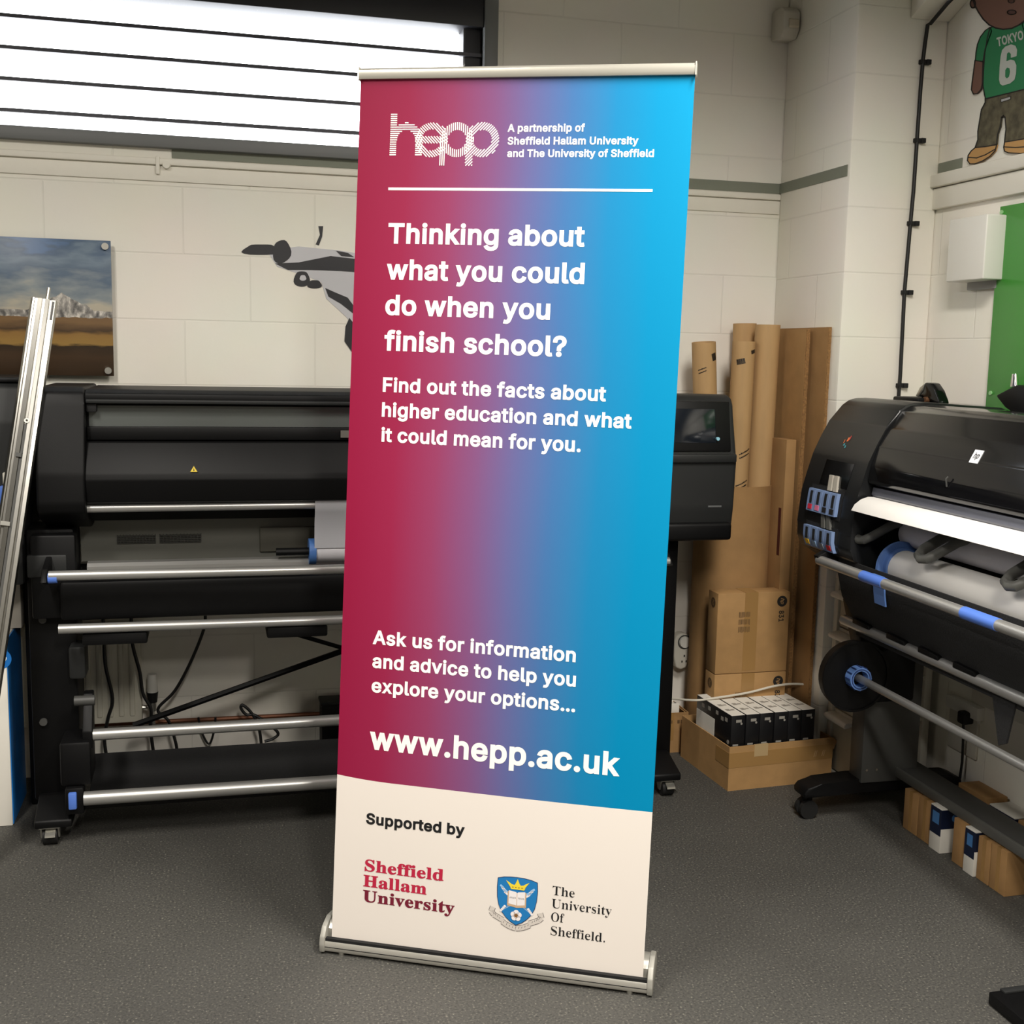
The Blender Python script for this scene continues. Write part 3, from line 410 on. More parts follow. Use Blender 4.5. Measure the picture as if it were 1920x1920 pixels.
m_card = M('cardboard', (162, 124, 78), .85, var=.09, vs=14, bump=.1, bs=120)
m_card2 = M('light_cardboard', (170, 132, 84), .8, var=.07, vs=20, bump=.08, bs=150)
m_cardd = M('dull_cardboard', (158, 122, 78), .85, var=.10, vs=10, bump=.12, bs=90)
m_cut = M('corrugated_edge', (140, 104, 62), .9, var=.3, vs=160)
m_tube = M('kraft_tube', (184, 149, 103), .75, var=.07, vs=9, aniso=(3, 3, .6))
m_tape = M('packing_tape', (160, 124, 76), .25, spec=.6)
m_ink = M('printed_black', (30, 28, 26), .6)
m_inkb = M('faded_print', (96, 72, 44), .8)
m_cloth = M('black_cloth', (18, 18, 19), .85, bump=.3, bs=200)
m_cable = M('black_cable', (20, 20, 20), .5)
m_wcab = M('white_cable', (205, 200, 186), .5)
m_copper = M('copper_pipe', (120, 74, 48), .5, metal=.4)
m_rub = M('black_rubber', (16, 16, 16), .7)
m_grey = M('grey_powder_coat', (92, 92, 88), .5, metal=.1)
m_greyd = M('dark_grey_coat', (66, 66, 64), .5)
m_frame = M('grey_window_frame', (112, 114, 114), .5)
m_framed = M('dark_window_frame', (30, 31, 38), .5)
m_lou = M('louvre_clip_grey', (70, 70, 78), .5)
m_hpb = M('logo_blue', (20, 110, 190), .5)
m_sideb = M('box_side_blue', (14, 112, 190), .5, var=.25, vs=6)
m_boxw = M('white_card', (226, 222, 212), .65, var=.02, vs=6)
m_pbox = M('ink_box_black', (22, 22, 24), .4)
m_pmark = M('ink_box_grey_print', (150, 146, 138), .6)

def glass():
    m = bpy.data.materials.new('clear_glass'); m.use_nodes = True; nt = m.node_tree
    nt.nodes.remove(nt.nodes['Principled BSDF']); out = nt.nodes['Material Output']
    t = nt.nodes.new('ShaderNodeBsdfTransparent'); g = nt.nodes.new('ShaderNodeBsdfGlossy'); g.inputs['Roughness'].default_value = .05
    x = nt.nodes.new('ShaderNodeMixShader'); x.inputs[0].default_value = .06
    nt.links.new(t.outputs[0], x.inputs[1]); nt.links.new(g.outputs[0], x.inputs[2]); nt.links.new(x.outputs[0], out.inputs[0])
    return m
m_glass = glass()

def floor_mat():
    m = M('speckled_vinyl', (92, 89, 82), .62, spec=.35)
    nt = m.node_tree; b = nt.nodes['Principled BSDF']; tc = nt.nodes['Texture Coordinate']
    n1 = nt.nodes.new('ShaderNodeTexNoise'); n1.inputs['Scale'].default_value = 170; n1.inputs['Detail'].default_value = 2
    n2 = nt.nodes.new('ShaderNodeTexNoise'); n2.inputs['Scale'].default_value = 2.2; n2.inputs['Detail'].default_value = 6
    r = nt.nodes.new('ShaderNodeValToRGB'); e = r.color_ramp.elements
    e[0].position = .30; e[0].color = lin((48, 47, 46)); e[1].position = .72; e[1].color = lin((122, 119, 110))
    for p, c in ((.44, (68, 67, 64)), (.60, (73, 72, 68)), (.66, (94, 92, 85))):
        q = e.new(p); q.color = lin(c)
    for n in (n1, n2): nt.links.new(tc.outputs['Object'], n.inputs['Vector'])
    nt.links.new(n1.outputs['Fac'], r.inputs[0])
    mx = nt.nodes.new('ShaderNodeMix'); mx.data_type = 'RGBA'; mx.blend_type = 'OVERLAY'; mx.inputs[0].default_value = .28
    nt.links.new(r.outputs[0], mx.inputs[6]); nt.links.new(n2.outputs['Fac'], mx.inputs[7]); nt.links.new(mx.outputs[2], b.inputs['Base Color'])
    bp = nt.nodes.new('ShaderNodeBump'); bp.inputs['Strength'].default_value = .25; bp.inputs['Distance'].default_value = .002
    nt.links.new(n1.outputs['Fac'], bp.inputs['Height']); nt.links.new(bp.outputs[0], b.inputs['Normal'])
    return m

# ------------------------------------------------------------------ the room
ZC = 3.25; XL, YF = -3.2, -3.4
WX0, WX1, WZ0, WZ1 = -1.9, 0.972, 2.235, 2.78
struct('floor', B().box(XL-.2, XR+.2, YF-.2, YB+.2, -.1, 0), floor_mat())
struct('ceiling', B().box(XL-.2, XR+.2, YF-.2, YB+.2, ZC, ZC+.1), m_ceil)
b = B()
b.box(XL-.2, WX0, YB, YB+.2, 0, ZC); b.box(WX1, XR+.2, YB, YB+.2, 0, ZC)
b.box(WX0, WX1, YB, YB+.2, 0, WZ0); b.box(WX0, WX1, YB, YB+.2, WZ1, ZC)
struct('wall_back', b, m_wb)
struct('wall_right', B().box(XR, XR+.2, YF, YB, 0, ZC), m_wr)
struct('wall_left', B().box(XL-.2, XL, YF, YB, 0, ZC), m_wd)
struct('wall_front', B().box(XL, XR, YF-.2, YF, 0, ZC), m_wd)
# pier in the corner: side face seen edge on, front face carrying the cable
struct('wall_pier', B().box(XC, XR, YP, YB, 0, ZC, .012), m_wr)
# sloping roof beam above the pier
struct('trim_1', B().prism([(YP, 2.715), (2.54, 3.25), (YP, 3.25)], 'X', 2.375, XR, .006), m_trim)
# painted ledge and smooth course under the window
zl = 2.172
b = B(); b.box(XL, XC, YB-.014, YB, 2.150, zl, .004); b.box(XL, XC, YB-.007, YB, 2.096, 2.147, .003)
struct('trim_2', b, m_trim)
b = B(); b.box(XR-.035, XR, YF, YP, 2.150, 2.195, .006); b.box(XR-.020, XR, YF, YP, 2.075, 2.147, .004)
struct('trim_3', b, m_trim)
struct('trim_4', B().box(-.115, XC, YB-.003, YB, 2.176, 2.214), m_stripe)
struct('trim_5', B().box(XC-.003, XC, YP+.012, YB-.003, 2.176, 2.214), m_stripe)
struct('trim_6', B().box(XR-.004, XR, 3.645, YP, 2.197, 2.236), m_stripe)
struct('trim_7', B().box(XR-.05, XR, 1.5, 3.32, .40, .47, .006), m_offw)
# louvre window
wr = bpy.data.objects.new('window_1', None); COL.objects.link(wr); wr['kind'] = 'structure'
b = B(); b.box(WX1, 1.023, YB-.03, YB+.1, 2.200, ZC, .004); b.box(WX0, WX1, YB-.03, YB+.1, 2.205, 2.248, .004)
struct('window_frame', b, m_frame, wr)
b = B(); b.box(.905, WX1, YB+.02, YB+.1, 2.248, 2.71); b.box(WX0, WX1, YB-.02, YB+.1, 2.693, WZ1+.02, .004)
struct('window_inner_frame', b, m_framed, wr)
for z in (2.602, 2.502, 2.402, 2.302):
    struct('louvre_bar', B().box(WX0, WX1, YB+.006, YB+.019, z-.006, z+.006), m_lou, wr)
for z0, z1 in ((2.606, 2.70), (2.506, 2.598), (2.406, 2.498), (2.306, 2.398), (2.246, 2.298)):
    struct('glass_pane', B().box(WX0, .91, YB+.010, YB+.014, z0, z1), m_glass, wr)

# ------------------------------------------------------------------ pull-up banner
BX, BY, BYAW, LEAN, TILT = .6415, 2.6681, -.4649, .0531, .015
ban = thing('banner_stand', 'tall pull-up banner stand with pink to blue graphic standing on the floor', 'banner stand', (BX, BY, 0), BYAW)
prof = [(-.016, .008), (-.019, .013), (-.019, .028), (-.015, .034), (-.006, .034), (-.006, .030), (.008, .030), (.008, .058), (.020, .072), (.045, .078), (.07, .070), (.086, .046), (.088, .010)]
m_cas = M('cassette_aluminium', (206, 203, 194), .28, metal=.65)
m_capg = M('grey_end_cap', (158, 156, 148), .45, metal=.2)
part('cassette', B().prism(prof, 'X', -.412, .412), m_cas, ban, local=True)
for s in (-1, 1):
    x = s*.412
    e = [(-.022, .006), (-.024, .026), (-.020, .046), (-.004, .068), (.03, .082), (.065, .078), (.090, .048), (.092, .008)]
    part('end_cap', B().prism(e, 'X', min(x, x+s*.014), max(x, x+s*.014), .003), m_capg, ban, local=True)
    for yy in (-.008, .072):
        part('foot', B().cyl((s*.37, yy, 0), (s*.37, yy, .010), .008), m_sil, ban, local=True)
part('slot_shade_bar', B().box(-.412, .412, -.0145, -.0030, .0335, .0415), m_void, ban, local=True)  # black bar stands in for the shade in the slot gap
part('cassette_groove', B().box(-.412, .412, -.0196, -.0180, .0195, .0212), m_dark, ban, local=True)
rootM = Matrix.Translation((BX, BY, 0)) @ Matrix.Rotation(BYAW, 4, 'Z')
e1 = Vector((math.cos(BYAW), math.sin(BYAW), 0)); nb = Vector((-math.sin(BYAW), math.cos(BYAW), 0))
up = Vector((0, 0, 1))*math.cos(LEAN) + nb*math.sin(LEAN)
ga = e1*math.cos(TILT) - up*math.sin(TILT); gb = up*math.cos(TILT) + e1*math.sin(TILT); gn = ga.cross(gb)
GP = Vector((BX, BY, CAM_H-1.4903))
GW = Matrix.Translation(GP) @ Matrix((ga, gb, gn)).transposed().to_4x4()
GLOC = rootM.inverted() @ GW
b = B().cyl((0, .012, .06), (0, .012+2.13*math.sin(LEAN), 2.19), .008)
part('support_pole', b, m_alu, ban, local=True)
b = B().prism([(-.012, 2.135), (.009, 2.134), (.012, 2.140), (.012, 2.154), (.006, 2.160), (-.012, 2.160)], 'X', -.402, .402)
m_rail = M('pale_aluminium', (206, 203, 192), .33, metal=.6)
rail = part('top_rail', b.xf(GLOC @ Matrix(((1, 0, 0, 0), (0, 0, 1, 0), (0, 1, 0, 0), (0, 0, 0, 1)))), m_rail, ban, local=True)
for s in (-1, 1):
    b = B().box(s*.402-.0015, s*.402+.0015, 2.132, 2.162, -.014, .0138)
    part('rail_cap', b.xf(GLOC), m_rail, rail, local=True)

def banner_mat():
    m = bpy.data.materials.new('banner_gradient'); m.use_nodes = True; nt = m.node_tree; bs = nt.nodes['Principled BSDF']
    bs.inputs['Roughness'].default_value = .5; bs.inputs['Specular IOR Level'].default_value = .12
    tc = nt.nodes.new('ShaderNodeTexCoord'); sp = nt.nodes.new('ShaderNodeSeparateXYZ'); nt.links.new(tc.outputs['Object'], sp.inputs[0])
    n = nt.nodes.new('ShaderNodeTexNoise'); n.inputs['Scale'].default_value = 1.6; n.inputs['Detail'].default_value = 0
    nt.links.new(tc.outputs['Object'], n.inputs['Vector'])
    a = nt.nodes.new('ShaderNodeMath'); a.operation = 'MULTIPLY_ADD'; a.inputs[1].default_value = 1/.8; a.inputs[2].default_value = .5-.05
    nt.links.new(sp.outputs[0], a.inputs[0])
    c = nt.nodes.new('ShaderNodeMath'); c.operation = 'MULTIPLY_ADD'; c.inputs[1].default_value = .10
    nt.links.new(n.outputs['Fac'], c.inputs[0]); nt.links.new(a.outputs[0], c.inputs[2])
    r = nt.nodes.new('ShaderNodeValToRGB'); el = r.color_ramp.elements
    stops = [(0, (136, 24, 58)), (.14, (140, 34, 68)), (.28, (136, 56, 92)), (.41, (120, 76, 120)), (.53, (94, 94, 144)), (.65, (62, 106, 158)), (.78, (24, 119, 168)), (.90, (0, 126, 172)), (1, (0, 128, 172))]
    el[0].position = 0; el[0].color = lin(stops[0][1]); el[1].position = 1; el[1].color = lin(stops[-1][1])
    for p, q in stops[1:-1]: k = el.new(p); k.color = lin(q)
    nt.links.new(c.outputs[0], r.inputs[0]); nt.links.new(r.outputs[0], bs.inputs['Base Color'])
    return m
m_bw = M('banner_white', (226, 218, 210), .5, spec=.3)
m_tw = M('print_white', (250, 246, 238), .5, spec=.3)
m_crim = M('print_crimson', (180, 28, 62), .5); m_maroon = M('print_maroon', (112, 20, 44), .5); m_pk = M('print_black_text', (20, 20, 22), .5)
b = B()
def vcurve(u): return .4095 + .0077*max(0, (-.25-u)/.15)**2 + .004*(u/.4)**2*(u > 0)
us = [-.4 + .8*i/40 for i in range(41)]
cols = [[b.bm.verts.new((u, v, 0)) for v in (-.012, vcurve(u), 2.137)] for u in us]
for p, q in zip(cols, cols[1:]):
    b.mi = 1; b._f([p[0], q[0], q[1], p[1]]); b.mi = 0; b._f([p[1], q[1], q[2], p[2]])
gr = mesh_obj('graphic_panel', b, [banner_mat(), m_bw]); gr.parent = ban; gr.matrix_local = GLOC
for f in gr.data.polygons: f.use_smooth = False
sol = gr.modifiers.new('thickness', 'SOLIDIFY'); sol.thickness = .0006; sol.offset = -1
gr['label'] = 'graphic fading from crimson to blue above a white foot'
EPS = .0006
def gtext(s, u, v, w, cap, mat, style='s', bold=.02, name='lettering', track=0.0):
    me = text_mesh(s, style, bold, w, cap, track=track); me.name = name
    me.transform(Matrix.Translation((u, v, EPS))); me.materials.append(mat)
    o = bpy.data.objects.new(name, me); COL.objects.link(o); o.parent = gr
    return o
for s, u, v, w in (("Thinking about", -.3163, 1.7465, .4820), ("what you could", -.3169, 1.6602, .4861), ("do when you", -.3171, 1.5749, .4088), ("finish school?", -.3163, 1.4887, .4510)):
    gtext(s, u, v, w, .0492, m_tw, bold=.026)
for s, u, v, w in (("Find out the facts about", -.3159, 1.3883, .5511), ("higher education and what", -.3161, 1.3273, .6152), ("it could mean for you.", -.3152, 1.2658, .4964),
                   ("Ask us for information", -.3183, .7601, .5135), ("and advice to help you", -.3169, .7002, .5154), ("explore your options…", -.3168, .6378, .5172)):
    gtext(s, u, v, w, .0355, m_tw, bold=.025)
gtext("www.hepp.ac.uk", -.3169, .4915, .6331, .0592, m_tw, bold=.027)
gtext("Supported by", -.3186, .2978, .2580, .0290, m_pk, bold=.030)
gtext("Sheffield", -.3177, .1750, .2078, .0305, m_crim, 'b', .010); gtext("Hallam", -.3202, .1342, .1676, .0305, m_crim, 'b', .010); gtext("University", -.3197, .0945, .2416, .0305, m_maroon, 'b', .010)
for s, u, v, w in (("The", .1675, .1775, .0548), ("University", .1671, .1449, .1482), ("Of", .1673, .1106, .0326), ("Sheffield.", .1682, .0755, .1346)):
    gtext(s, u, v, w, .0225, m_pk, 'b', (-.010, .001))
for s, u, v, w in (("A partnership of", -.0312, 2.0103, .1840), ("Sheffield Hallam University", -.0298, 1.9807, .3088), ("and The University of Sheffield", -.0294, 1.9522, .3458)):
    gtext(s, u, v, w, .0178, m_tw, bold=.024)
b = B().box(-.3204, .3176, 1.8738, 1.8799, 0, EPS)
o = mesh_obj('rule_line', b, m_tw); o.parent = gr
# striped logo: parallel stripes cut to the outline of each letter
b = B(); b.mi = 0
def stripes(inside, ang, per, duty, cx, cy, ext):
    d = (math.cos(ang), math.sin(ang)); nrm = (-d[1], d[0]); k = int(ext/per)+1; step = .0004
    for i in range(-k, k+1):
        off = i*per; run = None; n = int(2*ext/step)
        for j in range(n+1):
            t = -ext + j*step; x = cx+d[0]*t+nrm[0]*off; y = cy+d[1]*t+nrm[1]*off
            ins = j < n and inside(x, y)
            if ins and run is None: run = t
            if not ins and run is not None:
                h = per*duty/2; q = []
                for tt, sg in ((run, -1), (t, -1), (t, 1), (run, 1)):
                    q.append((cx+d[0]*tt+nrm[0]*(off+sg*h), cy+d[1]*tt+nrm[1]*(off+sg*h), EPS))
                b.face(q); run = None
CY, RO, RI = 1.9923, .0405, .0228
def ringf(cx): return lambda x, y: RI < math.hypot(x-cx, y-CY) < RO
def l_h(x, y):
    if -.3208 < x < -.3047 and 1.9524 < y < 2.0530: return True
    if y >= CY and RI < math.hypot(x+.2803, y-CY) < RO: return True
    return -.2568 < x < -.2400 and 1.9524 < y <= CY
def l_e(x, y):
    r = math.hypot(x+.2168, y-CY)
    if r < RI+.002: return 1.9845 < y < 2.0010
    return r < RO and not (x > -.2168 and 1.976 < y < 1.9845)
def l_p(cx, xs0, xs1): return lambda x, y: RI < math.hypot(x-cx, y-CY) < RO or (xs0 < x < xs1 and 1.932 < y < CY)
stripes(l_h, 0, .00502, .52, -.28, 1.9924, .08)
stripes(l_e, -PI/4, .00502, .52, -.2168, CY, .06)
stripes(l_p(-.1537, -.1943, -.1790), PI/2, .00502, .52, -.1537, CY, .08)
stripes(l_p(-.0915, -.1317, -.1140), PI/4, .00502, .52, -.0915, CY, .09)
o = mesh_obj('striped_logo', b, m_tw); o.parent = gr
# university crest
m_cb = M('crest_blue', (24, 116, 180), .5); m_cn = M('crest_navy', (22, 40, 84), .5); m_cy = M('crest_gold', (232, 208, 58), .5); m_cw = M('crest_white', (232, 226, 226), .5)
m_ct = M('crest_tan', (196, 164, 132), .5); m_cg = M('crest_scroll_grey', (204, 196, 188), .5); m_cl = M('crest_pale_blue', (150, 190, 228), .5); m_cp = M('crest_line', (70, 66, 70), .5); m_cbr = M('crest_brown', (130, 92, 52), .5)
b = B()
def poly(pts, mi, lv): b.mi = mi; b.face([(x, y, EPS + lv*.00012) for x, y in pts])
def shield(g):
    L = [(.029, .2035), (.045, .2078), (.0625, .2098), (.0797, .2105), (.097, .2098), (.1145, .2075), (.1300, .2030), (.1315, .18), (.1300, .155), (.126, .135), (.118, .118), (.106, .104), (.0945, .0945), (.0797, .0872), (.065, .0945), (.0533, .104), (.0415, .118), (.0335, .135), (.0292, .155), (.028, .18)]
    return [(.0797+(x-.0797)*g, .152+(y-.152)*g) for x, y in L]
def seg(p, q, w, mi, lv):
    d = Vector((q[0]-p[0], q[1]-p[1])).normalized()*w/2
    poly([(p[0]-d.y, p[1]+d.x), (p[0]+d.y, p[1]-d.x), (q[0]+d.y, q[1]-d.x), (q[0]-d.y, q[1]+d.x)], mi, lv)
def disc(c, r, mi, lv, n=14): poly([(c[0]+r*math.cos(2*PI*i/n), c[1]+r*math.sin(2*PI*i/n)) for i in range(n)], mi, lv)
def scroll(pts, w, lv):
    for gw, mi, l in ((w+.0022, 6, lv), (w, 5, lv+.5)):
        for p, q in zip(pts, pts[1:]): seg(p, q, gw, mi, l)
scroll([(.0200, .1265), (.0160, .1150), (.0230, .1070), (.0340, .1020), (.0470, .0960)], .0125, 0)
scroll([(.1395, .1265), (.1435, .1150), (.1365, .1070), (.1255, .1020), (.1125, .0960)], .0125, 0)
scroll([(.0450, .0925), (.0560, .0860), (.0680, .0815), (.0797, .0795), (.0915, .0815), (.1035, .0860), (.1145, .0925)], .0125, 1.2)
for i in range(9):
    t = -1 + i/4; seg((.0797+t*.031-.001, .0790+.0105*t*t), (.0797+t*.031+.001, .0835+.0105*t*t), .0011, 6, 2.2)
for s in (-1, 1):
    for i in range(4): seg((.0797+s*(.0405+i*.0055), .0985+i*.0036), (.0797+s*(.0420+i*.0055), .1030+i*.0036), .0010, 6, 2.2)
poly(shield(1.0), 1, 3); poly(shield(.972), 0, 4)
for sx in (-1, 1):
    for i in range(4):
        oy = i*.0052
        seg((.0797+sx*(.0405-i*.0035), .1790-oy*1.0+.004), (.0797-sx*(.0270+i*.0035), .1250-oy*.6+.006), .0024, 7, 5)
        seg((.0797+sx*(.0435-i*.0038), .1815-oy+.004), (.0797+sx*(.0345-i*.0038), .1745-oy+.004), .0050, 3 if i % 2 else 7, 5.5)
        disc((.0797-sx*(.0300+i*.0030), .1285-oy*.75+.004), .0032, 3, 6)
poly([(.0560, .1735), (.0797, .1705), (.1030, .1735), (.1035, .1360), (.0797, .1325), (.0555, .1360)], 4, 7)
poly([(.0590, .1750), (.0770, .1725), (.0790, .1700), (.0790, .1385), (.0590, .1415)], 3, 8); poly([(.1000, .1750), (.0824, .1725), (.0804, .1700), (.0804, .1385), (.1000, .1415)], 3, 8)
for i in range(5):
    seg((.0620+i*.0033, .1550), (.0630+i*.0033, .1592), .0011, 6, 9); seg((.0832+i*.0033, .1592), (.0840+i*.0033, .1550), .0011, 6, 9)
poly([(.0637, .1790), (.0972, .1790), (.1000, .1850), (.0610, .1850)], 2, 10)
poly([(.0612, .1846), (.0500, .2000), (.0590, .1955), (.0650, .1915), (.0720, .1900), (.0745, .1935), (.0797, .2060), (.0850, .1935), (.0880, .1900), (.0950, .1915), (.1005, .1955), (.1095, .2000), (.0985, .1846)], 2, 10)
for i in range(4): disc((.0682+i*.0077, .1842), .0016, 8, 11, 8)
for i in range(5):
    a = PI/2 + i*2*PI/5; disc((.0797+.0078*math.cos(a), .1130+.0078*math.sin(a)), .0068, 3, 12)
disc((.0797, .1130), .0045, 8, 13, 10)
for i in range(5):
    a = PI/2 + i*2*PI/5; seg((.0797, .1130), (.0797+.006*math.cos(a), .1130+.006*math.sin(a)), .0018, 8, 13.5)
o = mesh_obj('crest', b, [m_cb, m_cn, m_cy, m_cw, m_ct, m_cg, m_cp, m_cl, m_cbr]); o.parent = gr; o['label'] = 'blue shield with crown, book and rose above a scroll'

# ------------------------------------------------------------------ the long black printer along the back wall
LP = thing('wide_format_printer', 'long black wide-format printer behind the banner along the back wall', 'printer', (.63, 3.95, 0))
body = [(4.17, .985), (4.17, 1.402), (3.785, 1.402), (3.757, 1.390), (3.755, 1.366), (3.805, 1.360), (3.805, 1.245), (3.750, 1.243), (3.705, 1.150), (3.700, 1.130), (3.715, 1.062), (3.760, 1.045), (3.86, .985)]
part('body', B().prism(body, 'X', -.367, 1.50, .004), m_blk, LP)
part('viewing_window', B().box(-.36, 1.49, 3.795, 3.803, 1.288, 1.352), M('smoked_panel', (88, 92, 90), .18, spec=.6), LP)
part('window_rail', B().box(-.365, 1.49, 3.772, 3.800, 1.247, 1.288, .003), m_blk, LP)
part('window_lip', B().box(-.365, 1.49, 3.752, 3.785, 1.360, 1.372, .003), m_blk2, LP)
cap = [(4.17, .96), (4.17, 1.408), (3.785, 1.408), (3.752, 1.393), (3.742, 1.36), (3.694, 1.150), (3.690, 1.06), (3.705, 1.03), (3.76, 1.00), (3.90, .96)]
part('end_housing', B().prism(cap, 'X', -.505, -.367, .010, 3), m_blk, LP)
part('hinge_block', B().box(-.365, -.335, 3.765, 3.80, 1.332, 1.36, .004), m_void, LP)
part('info_label', B().box(.405, .62, 3.7655, 3.7722, 1.256, 1.279), M('worn_label', (104, 100, 94), .6), LP)
# yellow triangle on the sloping hood
n0 = Vector((0, -(1.243-1.150), (3.705-3.750))).normalized()
c0 = Vector((-.051, 3.705+.045*.03, 1.150+.093*.03))
sl = Vector((0, 3.750-3.705, 1.243-1.150)).normalized()
b = B(); c0 = Vector((-.051, 3.705, 1.150)) + sl*.004 - Vector((0, .0035, 0))
for k, (w, hgt, oo) in enumerate(((.0125, .0225, 0), (.0104, .0185, .0006), (.0022, .011, .0012))):
    b.mi = 0 if k != 1 else 1
    if k == 2: b.mi = 0
    base = c0 + Vector((0, -oo, 0)) + sl*(.0012*k + (.002 if k == 2 else 0))
    b.face([base + Vector((-w, 0, 0)), base + Vector((w, 0, 0)), base + sl*hgt])
part('warning_sticker', b, [M('sticker_edge', (60, 52, 10), .5), M('sticker_yellow', (236, 205, 40), .5)], LP)
# control end
ctl = [(4.10, .93), (4.10, 1.40), (3.80, 1.408), (3.772, 1.398), (3.755, 1.375), (3.722, 1.205), (3.716, 1.175), (3.712, 1.02), (3.722, .955), (3.745, .918), (3.80, .91), (3.95, .92)]
part('control_housing', B().prism(ctl, 'X', 1.50, 1.765, .014, 3), m_blk2, LP)
def slope(z): return 3.722 + (z-1.205)*(3.755-3.722)/(1.375-1.205)
def slab(x0, x1, z0, z1, d0, d1):
    return B().prism([(slope(z0)+.004, z0), (slope(z1)+.004, z1), (slope(z1)-d1, z1), (slope(z0)-d0, z0)], 'X', x0, x1, .003)
tp = part('touch_panel', slab(1.52, 1.745, 1.215, 1.385, .008, .008), m_blk, LP)
part('screen', slab(1.535, 1.69, 1.243, 1.360, .0095, .0095), M('dark_screen', (22, 27, 34), .12, spec=.6), tp)
pt = at(1347, 823, 1, 3.712)
part('power_button', B().cyl((pt.x, 3.722, pt.z), (pt.x, 3.7125, pt.z), .006), M('power_mark', (150, 205, 225), .5), tp)
part('housing_lip', B().box(1.503, 1.762, 3.702, 3.73, 1.176, 1.206, .005), m_blk2, LP)
part('lower_tray', B().box(1.50, 1.755, 3.700, 3.90, .905, .968, .012, 3), m_blk, LP)
part('badge', B().box(1.665, 1.715, 3.7105, 3.713, 1.021, 1.027), M('badge_grey', (96, 98, 98), .4), LP)
# rollers, rails and lower body
part('idler_roller', B().cyl((-.40, 3.745, 1.040), (1.45, 3.745, 1.047), .0135), m_steel, LP)
part('rear_panel', B().box(-.41, 1.50, 3.95, 3.98, .84, .985), M('grey_green_metal', (112, 112, 104), .6), LP)
for x0, x1 in ((-.298, -.179), (-.165, -.035)):
    b = B()
    for i in range(5): b.box(x0, x1, 3.944, 3.951, .896+i*.0058, .899+i*.0058)
    for i in range(13): b.box(x0+(x1-x0)*i/12-.0012, x0+(x1-x0)*i/12+.0012, 3.945, 3.951, .896, .925)
    part('vent_grille', b, M('grille_grey', (62, 62, 58), .6), LP)
part('access_cover', B().box(.155, 1.4, 3.938, 3.952, .86, .942, .003), M('grey_green_cover', (100, 98, 88), .6), LP)
part('spindle_rail', B().prism([(3.79, .835), (3.79, .850), (3.800, .860), (3.83, .862), (3.83, .830)], 'X', -.378, 1.5), m_steel, LP)
part('under_beam', B().box(-.45, 1.52, 3.70, 4.02, .700, .822, .012), m_blk, LP)
part('tension_bar', B().cyl((-.468, 3.62, .857), (1.49, 3.62, .851), .0150), m_steel, LP)
part('bar_end', B().cyl((-.470, 3.62, .850), (-.445, 3.62, .850), .0156), m_blue, LP)
for x in (-.46, 1.49):
    part('bar_arm', B().prism([(3.60, .84), (3.64, .875), (3.76, .90), (3.76, .83), (3.65, .825)], 'X', x-.03, x-.012 if x < 0 else x+.01, .004), m_blk, LP)
part('deflector_bar', B().cyl((-.449, 3.65, .688), (1.46, 3.65, .682), .0150), m_steel, LP)
for x0, x1 in ((-.385, -.196), (.163, .352), (.72, .91)):
    part('bracket', B().box(x0, x1, 3.655, 3.78, .632, .668, .006), m_blk, LP)
part('dancer_bar', B().cyl((-.365, 3.70, .338), (1.42, 3.70, .342), .0180), m_steel, LP)
part('take_up_bar', B().cyl((-.392, 3.65, .153), (1.42, 3.65, .146), .0215), m_steel, LP)
part('blue_latch', B().box(-.436, -.412, 3.632, 3.668, .126, .178, .004), m_blue, LP)
part('latch_mount', B().box(-.446, -.392, 3.645, 3.70, .105, .19, .006), m_blk, LP)
def leg(x, s):
    l = part('leg', B().box(x-.07, x+.07, 3.80, 3.98, .10, .97, .008), m_blk, LP)
    part('foot', B().prism([(3.66, .06), (3.66, .085), (3.78, .125), (4.12, .125), (4.14, .06)], 'X', x-.055, x+.055, .006), m_blk, l)
    for y in (3.705, 4.06):
        cx = x - s*.012
        b = B(); b.mi = 1; b.cyl((cx-.021, y-.012, .027), (cx+.021, y-.012, .027), .027, seg=20)
        b.mi = 0; b.prism([(y-.02, .022), (y-.004, .022), (y+.022, .066), (y-.036, .066)], 'X', cx-.028, cx-.023); b.prism([(y-.02, .022), (y-.004, .022), (y+.022, .066), (y-.036, .066)], 'X', cx+.023, cx+.028); b.box(cx-.030, cx+.030, y-.040, y+.024, .058, .068)
        b.prism([(y-.056, .036), (y-.054, .042), (y-.020, .060), (y-.016, .054)], 'X', cx-.012, cx+.018)
        part('caster', b, [m_sil, m_rub], l)
    return l
l1 = leg(-.485, 1); leg(1.53, -1)
part('side_plate', B().box(-.535, -.405, 3.74, 3.80, .70, .96, .008), m_blk, LP)
part('side_cover', B().box(-.545, -.43, 3.735, 3.76, .83, .90, .006), m_blk2, LP)
part('drive_motor', B().box(-.435, -.385, 3.74, 3.83, .505, .61, .01), m_blk2, LP)
part('swing_arm', B().prism([(3.68, .30), (3.68, .355), (3.74, .46), (3.78, .46), (3.76, .30)], 'X', -.395, -.366, .004), m_blk, LP)
part('swing_pivot', B().cyl((-.42, 3.73, .44), (-.36, 3.73, .44), .016), m_greyd, LP)
part('lower_bracket', B().box(-.46, -.37, 3.66, 3.80, .19, .33, .01), m_blk, LP)
for x, z in ((-.512, .688), (-.52, .36)):
    part('bolt', B().cyl((x, 3.795, z), (x, 3.785, z), .012, seg=10), m_greyd, l1)
a = at(250, 1360, 1, 4.04); c = at(660, 1214, 1, 4.04)
part('brace', B().tube([a, c, c+(c-a)*.9], .0105, 6), m_blk, LP)
a = at(530, 1182, 1, 4.06); c = at(660, 1220, 1, 4.06)
part('brace', B().tube([a, c, c+(c-a)*5], .008, 6), m_blk, LP)
